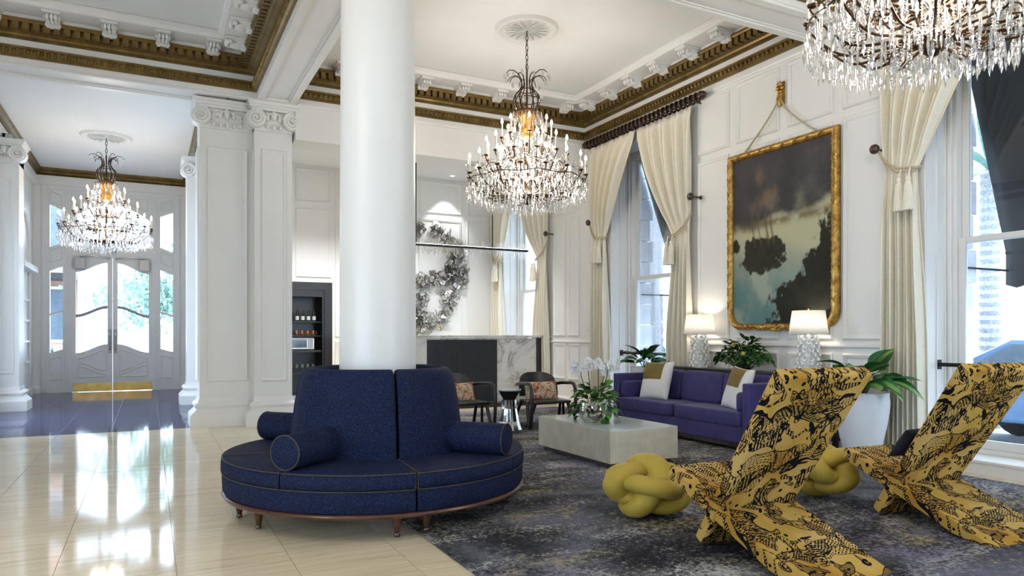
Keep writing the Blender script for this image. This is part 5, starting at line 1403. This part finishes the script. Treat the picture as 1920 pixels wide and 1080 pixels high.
# ------------------------------------------------------------------ crossed plank chairs
def plank_chair(lab, x, y, yaw, cush):
    t = thing('plank_chair', lab, 'chair', (x, y, .014), yaw - PI/2, group='crossed plank chairs'); th = .085
    # local: +y is where a sitter faces, x across
    def slab(name, y0, z0, y1, z1, w0, w1, side, n=14, bow=.0):
        d = Vector((0, y1-y0, z1-z0)); L = d.length; d.normalize(); nrm = Vector((0, -d.z, d.y))*side; m = MB(); K = []
        for i in range(n+1):
            s_ = i/n; c = Vector((0, y0, z0)) + d*(L*s_) + nrm*(bow*math.sin(PI*s_)); w_ = lerp(w0, w1, s_)/2
            K += [c + Vector((-w_, 0, 0)), c + Vector((w_, 0, 0)), c + Vector((w_, 0, 0)) + nrm*th, c + Vector((-w_, 0, 0)) + nrm*th]
        fs = [(3, 2, 1, 0), tuple(4*n+k for k in range(4))]
        for i in range(n):
            for k in range(4): fs.append((4*i+k, 4*i+(k+1) % 4, 4*i+4+(k+1) % 4, 4*i+4+k))
        m.add(K, fs); m.v = [(a, b, max(c, 0.0)) for a, b, c in m.v]
        o = m.build(name, M['print'], t, ang=35, bevel=.02); o.modifiers['bevel'].segments = 3
        return o
    slab('back_plank', .313, 0.0, -.409, 1.113, .62, .72, -1)
    slab('seat_plank', -.553, .0, .639, .456, .66, .60, -1)
    return t
plank_chair('gold and black printed plank chair nearer the settee, in front of the sofa', 3.422, 3.142, 1.542, 0)
plank_chair('gold and black printed plank chair at the right edge beside the window', 5.107, 3.108, 1.483, 0)
pillow('lumbar_pillow', 'dark navy pillow on the plank chair at the right edge', 'pillow', .50, .26, .10, simple('navy_cloth', (.012,.013,.022), .9), upright(5.06, 3.28, .57, 1.483-PI/2, .62))
pillow('lumbar_pillow', 'white pillow on the plank chair nearer the settee', 'pillow', .50, .22, .05, M['offwhite'], upright(3.44, 3.235, .62, 1.542-PI/2, .62))
# ------------------------------------------------------------------ bentwood armchairs, side table
def armchair(lab, clab, x, y, yaw):
    t = thing('bentwood_armchair', lab, 'armchair', (x, y, .0185), yaw, group='black bentwood armchairs')   # faces local -y
    hw = .34
    for s_ in (-1, 1):
        q = s_*hw
        pts = [(q*.92, .34, .60), (q, .18, .625), (q, 0, .635), (q, -.16, .645), (q, -.25, .63), (q, -.30, .57), (q, -.315, .45), (q, -.31, .30), (q, -.30, .14), (q, -.285, .06), (q, -.245, .024), (q, -.20, .05), (q*.985, -.175, .12), (q*.96, -.13, .25), (q*.93, -.09, .37)]
        MB().tube(pts, .026, 10).build('arm_loop', M['black'], t)
        MB().tube([(q*.92, .16, .37), (q*1.0, .26, .20), (q*1.04, .33, .012)], .023, 10).build('rear_leg', M['black'], t)
        MB().tube([(q*.62, -.16, .37), (q*.72, -.10, .20), (q*.9, .0, .012)], .020, 10).build('brace_leg', M['black'], t)
    MB().box(-.31, .31, -.24, .26, .355, .395).build('seat', M['black'], t, bevel=.015)
    m = MB(); n = 16; o1 = []; o2 = []
    for i in range(n+1):
        u = -1 + 2*i/n; zt = .58 + .20*(1-abs(u)**3.2)**.45; zb = .43; yb = .30 - .05*u*u*0 + .02; y_ = .34 - .10*(u*u)
        for z, lst in ((zb, o1), (zt, o2)): lst.append((u*.31, y_ + (z-.43)*.22, z))
    vs = []
    for a, b in zip(o1, o2): vs += [a, b, (a[0], a[1]+.018, a[2]), (b[0], b[1]+.018, b[2])]
    fs = []
    for i in range(n):
        k = 4*i; fs += [(k, k+1, k+5, k+4), (k+2, k+6, k+7, k+3), (k+1, k+3, k+7, k+5), (k, k+4, k+6, k+2)]
    fs += [(0, 2, 3, 1), (4*n, 4*n+1, 4*n+3, 4*n+2)]
    m.add(vs, fs).build('backrest', M['black'], t)
    Mw = Matrix.Translation((x, y, .014)) @ Matrix.Rotation(yaw, 4, 'Z')
    pillow('lumbar_pillow', clab, 'pillow', .54, .29, .13, M['tapestry'], Mw @ Matrix.Translation((-.02, .12, .52)) @ Matrix.Rotation(-.32, 4, 'X'))
armchair('black bentwood armchair partly hidden behind the round settee', 'floral tapestry pillow on the armchair behind the round settee', 3.98, 9.30, .10)
armchair('black bentwood armchair right of the faceted side table', 'floral tapestry pillow on the armchair right of the side table', 5.16, 9.02, -.12)
t = thing('side_table', 'mirrored faceted side table with pleated base between the armchairs', 'table', (4.555, 9.0, .014))
MB().lathe([(0, .555), (.17, .555), (.175, .565), (.175, .575), (0, .575)], 36).build('top', M['tabletop'], t)
MB().lathe([(.165, .555), (.085, .42), (.0, .42)], 8).build('upper_cone', M['black'], t, smooth=False)
m = MB(); n = 26; vs = []
for j, (R, z) in enumerate(((.095, .425), (.10, .30), (.13, .12), (.165, .0))):
    for k in range(n): a = 2*PI*k/n; q = R*(1 + (.13 if k % 2 else -.13)); vs.append((q*math.cos(a), q*math.sin(a), z))
fs = [(j*n+k, j*n+(k+1) % n, (j+1)*n+(k+1) % n, (j+1)*n+k) for j in range(3) for k in range(n)]
m.add(vs, fs).build('pleated_base', M['chrome'], t, smooth=False)
# ------------------------------------------------------------------ low fireplace wall
FY = 12.4
t = thing('fireplace', 'low white marble fireplace wall with black fluted firebox panel', 'fireplace', (3.5, FY, 0))
MB().box(0, 3.38, 0, .35, 0, 1.30).build('marble_body', M['marble'], t, smooth=False)
MB().box(-.04, 3.69, -.05, .38, 1.305, 1.355).build('mantel', M['marble'], t, smooth=False, bevel=.005)
MB().box(3.385, 3.695, .02, .35, 0, 1.30).build('dark_end_panel', M['blackpanel'], t, smooth=False)
m = MB().box(1.07, 2.51, -.012, .0, .08, 1.27)
for k in range(72): x = 1.08 + k*.01975; m.box(x, x+.010, -.024, -.012, .08, 1.27)
m.build('fluted_panel', M['blackpanel'], t, smooth=False)
MB().box(-.05, 3.69, -.34, -.03, 0, .075).build('hearth', M['black'], t, smooth=False)
# ------------------------------------------------------------------ wire sculpture
def sculpture():
    t = thing('wall_sculpture', 'tangled metal wire sculpture on the wall above the fireplace', 'sculpture', (5.85, YB, 2.7)); rnd = random.Random(9)
    path = [(-0.56,0.96,0.085), (-0.15,0.99,0.098), (0.08,0.81,0.110), (0.34,0.56,0.134), (0.39,0.20,0.159), (0.34,-0.10,0.171), (0.17,-0.43,0.183), (0.04,-0.77,0.183), (-0.21,-1.01,0.159), (-0.46,-1.15,0.122), (-0.65,-1.13,0.146), (-0.62,-0.84,0.122), (-0.52,-0.54,0.098), (-0.40,-0.18,0.110), (-0.15,-0.06,0.134), (0.11,-0.02,0.146), (-0.58,-0.13,0.110), (-0.89,-0.55,0.171), (-1.01,-1.01,0.171), (-0.95,-0.09,0.146), (-1.07,0.49,0.146), (-0.83,0.73,0.098), (0.24,0.44,0.098), (0.15,0.19,0.098), (-0.77,-0.90,0.146)]     # blob centres (x, z) and radii on the wall, metres
    wm = MB(); pl = MB()
    for k in range(620):
        u, v, r = rnd.choice(path); a = rnd.uniform(0, 6.3); q = r*1.25*math.sqrt(rnd.random()); x, z = u+q*math.cos(a), v-q*math.sin(a)*1.1
        n = rnd.choice((4, 5, 6)); s_ = rnd.uniform(.045, .10); Mx = Matrix.Translation((x, -rnd.uniform(.04, .22), z)) @ Euler((rnd.uniform(-.9, .9)+PI/2, rnd.uniform(-.9, .9), rnd.uniform(0, 3))).to_matrix().to_4x4()
        pts = [Mx @ Vector((s_*rnd.uniform(.75, 1.2)*math.cos(2*PI*i/n), s_*rnd.uniform(.75, 1.2)*math.sin(2*PI*i/n), rnd.uniform(-.02, .02))) for i in range(n)]
        wm.tube(pts, .0055, 4, closed=True)
        if k % 2 == 0: pl.add([tuple(Vector(p)) for p in pts], [tuple(range(n))])
    o = wm.build('wire_loops', M['wire'], t); o['kind'] = 'stuff'; o = pl.build('metal_plates', M['plate'], t, smooth=False); o['kind'] = 'stuff'
sculpture()
# ------------------------------------------------------------------ bar niche
t = thing('bar_cabinet', 'black shelved bar cabinet recessed in the wall beside the pilaster', 'cabinet', (NX0, YB, 0)); W = NX1-NX0
m = MB(); m.box(0, .06, 0, .6, 0, NZ); m.box(W-.16, W, -.01, .6, 0, NZ); m.box(.06, W-.16, 0, .6, NZ-.16, NZ); m.box(0, W, .58, .62, 0, NZ); m.box(W-.20, W-.16, .02, .06, 0, NZ-.16); m.box(.06, W-.2, .02, .06, NZ-.30, NZ-.16)
m.build('carcass', M['black'], t, smooth=False)
for z, th in ((1.62, .02), (1.33, .02), (1.0, .05), (.55, .02)): MB().box(.06, W-.18, .10, .58, z, z+th).build('shelf', M['black'], t, smooth=False)
MB().box(.06, W-.16, .05, .58, 0, .12).build('plinth', M['nickel'], t, smooth=False)
bt = MB().lathe([(0, 0), (.034, 0), (.036, .01), (.036, .13), (.03, .16), (.013, .19), (.012, .24), (0, .245)], 12).mesh('bottle'); bl = MB().lathe([(.0368, .03), (.0368, .11)], 12).mesh('label')
for k, nm in enumerate(('leftmost', 'second', 'third', 'rightmost')):
    tt = thing('bottle', 'dark bottle with pale label on the bar shelf, %s of four' % nm, 'bottle', (NX0+.44+k*.115, YB+.28, 1.642), group='bottles on the bar shelf'); obj('body', bt, M['bottle'], tt); obj('label', bl, M['paper'], tt)
mg = MB().lathe([(0, 0), (.034, 0), (.04, .02), (.042, .10), (.039, .10), (.036, .02)], 14); mg.tube([(.042, 0, .085), (.07, 0, .075), (.07, 0, .035), (.042, 0, .025)], .006, 5); mg = mg.mesh('mug')
for k, nm in enumerate(('leftmost', 'second', 'third', 'rightmost')):
    o = obj('copper_mug', mg, M['copper']); o.location = (NX0+.42+k*.115, YB+.25, 1.352); tag(o, 'copper mug on the shelf below the bottles, %s of four' % nm, 'mug', 'mugs on the bar shelf')
tt = thing('microwave_oven', 'white microwave oven on the bar counter', 'microwave', (NX0+.50, YB+.30, 1.051)); MB().box(-.26, .26, -.16, .18, .012, .25).build('body', M['ceramic'], tt, bevel=.01)
MB().box(-.23, .11, -.168, -.16, .05, .22).build('door_window', M['darkglass'], tt, smooth=False); MB().box(.13, .235, -.166, -.16, .04, .23).build('control_panel', M['nickel'], tt, smooth=False)
for s_ in (-.2, .2): MB().box(s_-.02, s_+.02, -.12, .12, 0, .014).build('foot', M['black'], tt, smooth=False)
g = MB().lathe([(0, 0), (.03, 0), (.03, .003), (.004, .01), (.004, .07), (.03, .10), (.034, .15), (.028, .18)], 12).mesh('glass')
for k, nm in enumerate(('leftmost', 'second', 'third', 'fourth', 'fifth', 'rightmost')):
    o = obj('wine_glass', g, M['vase']); o.location = (NX0+.22+k*.11, YB+.3, .572); tag(o, 'clear stemmed glass on the low bar shelf, %s of six' % nm, 'glass', 'glasses on the low bar shelf')
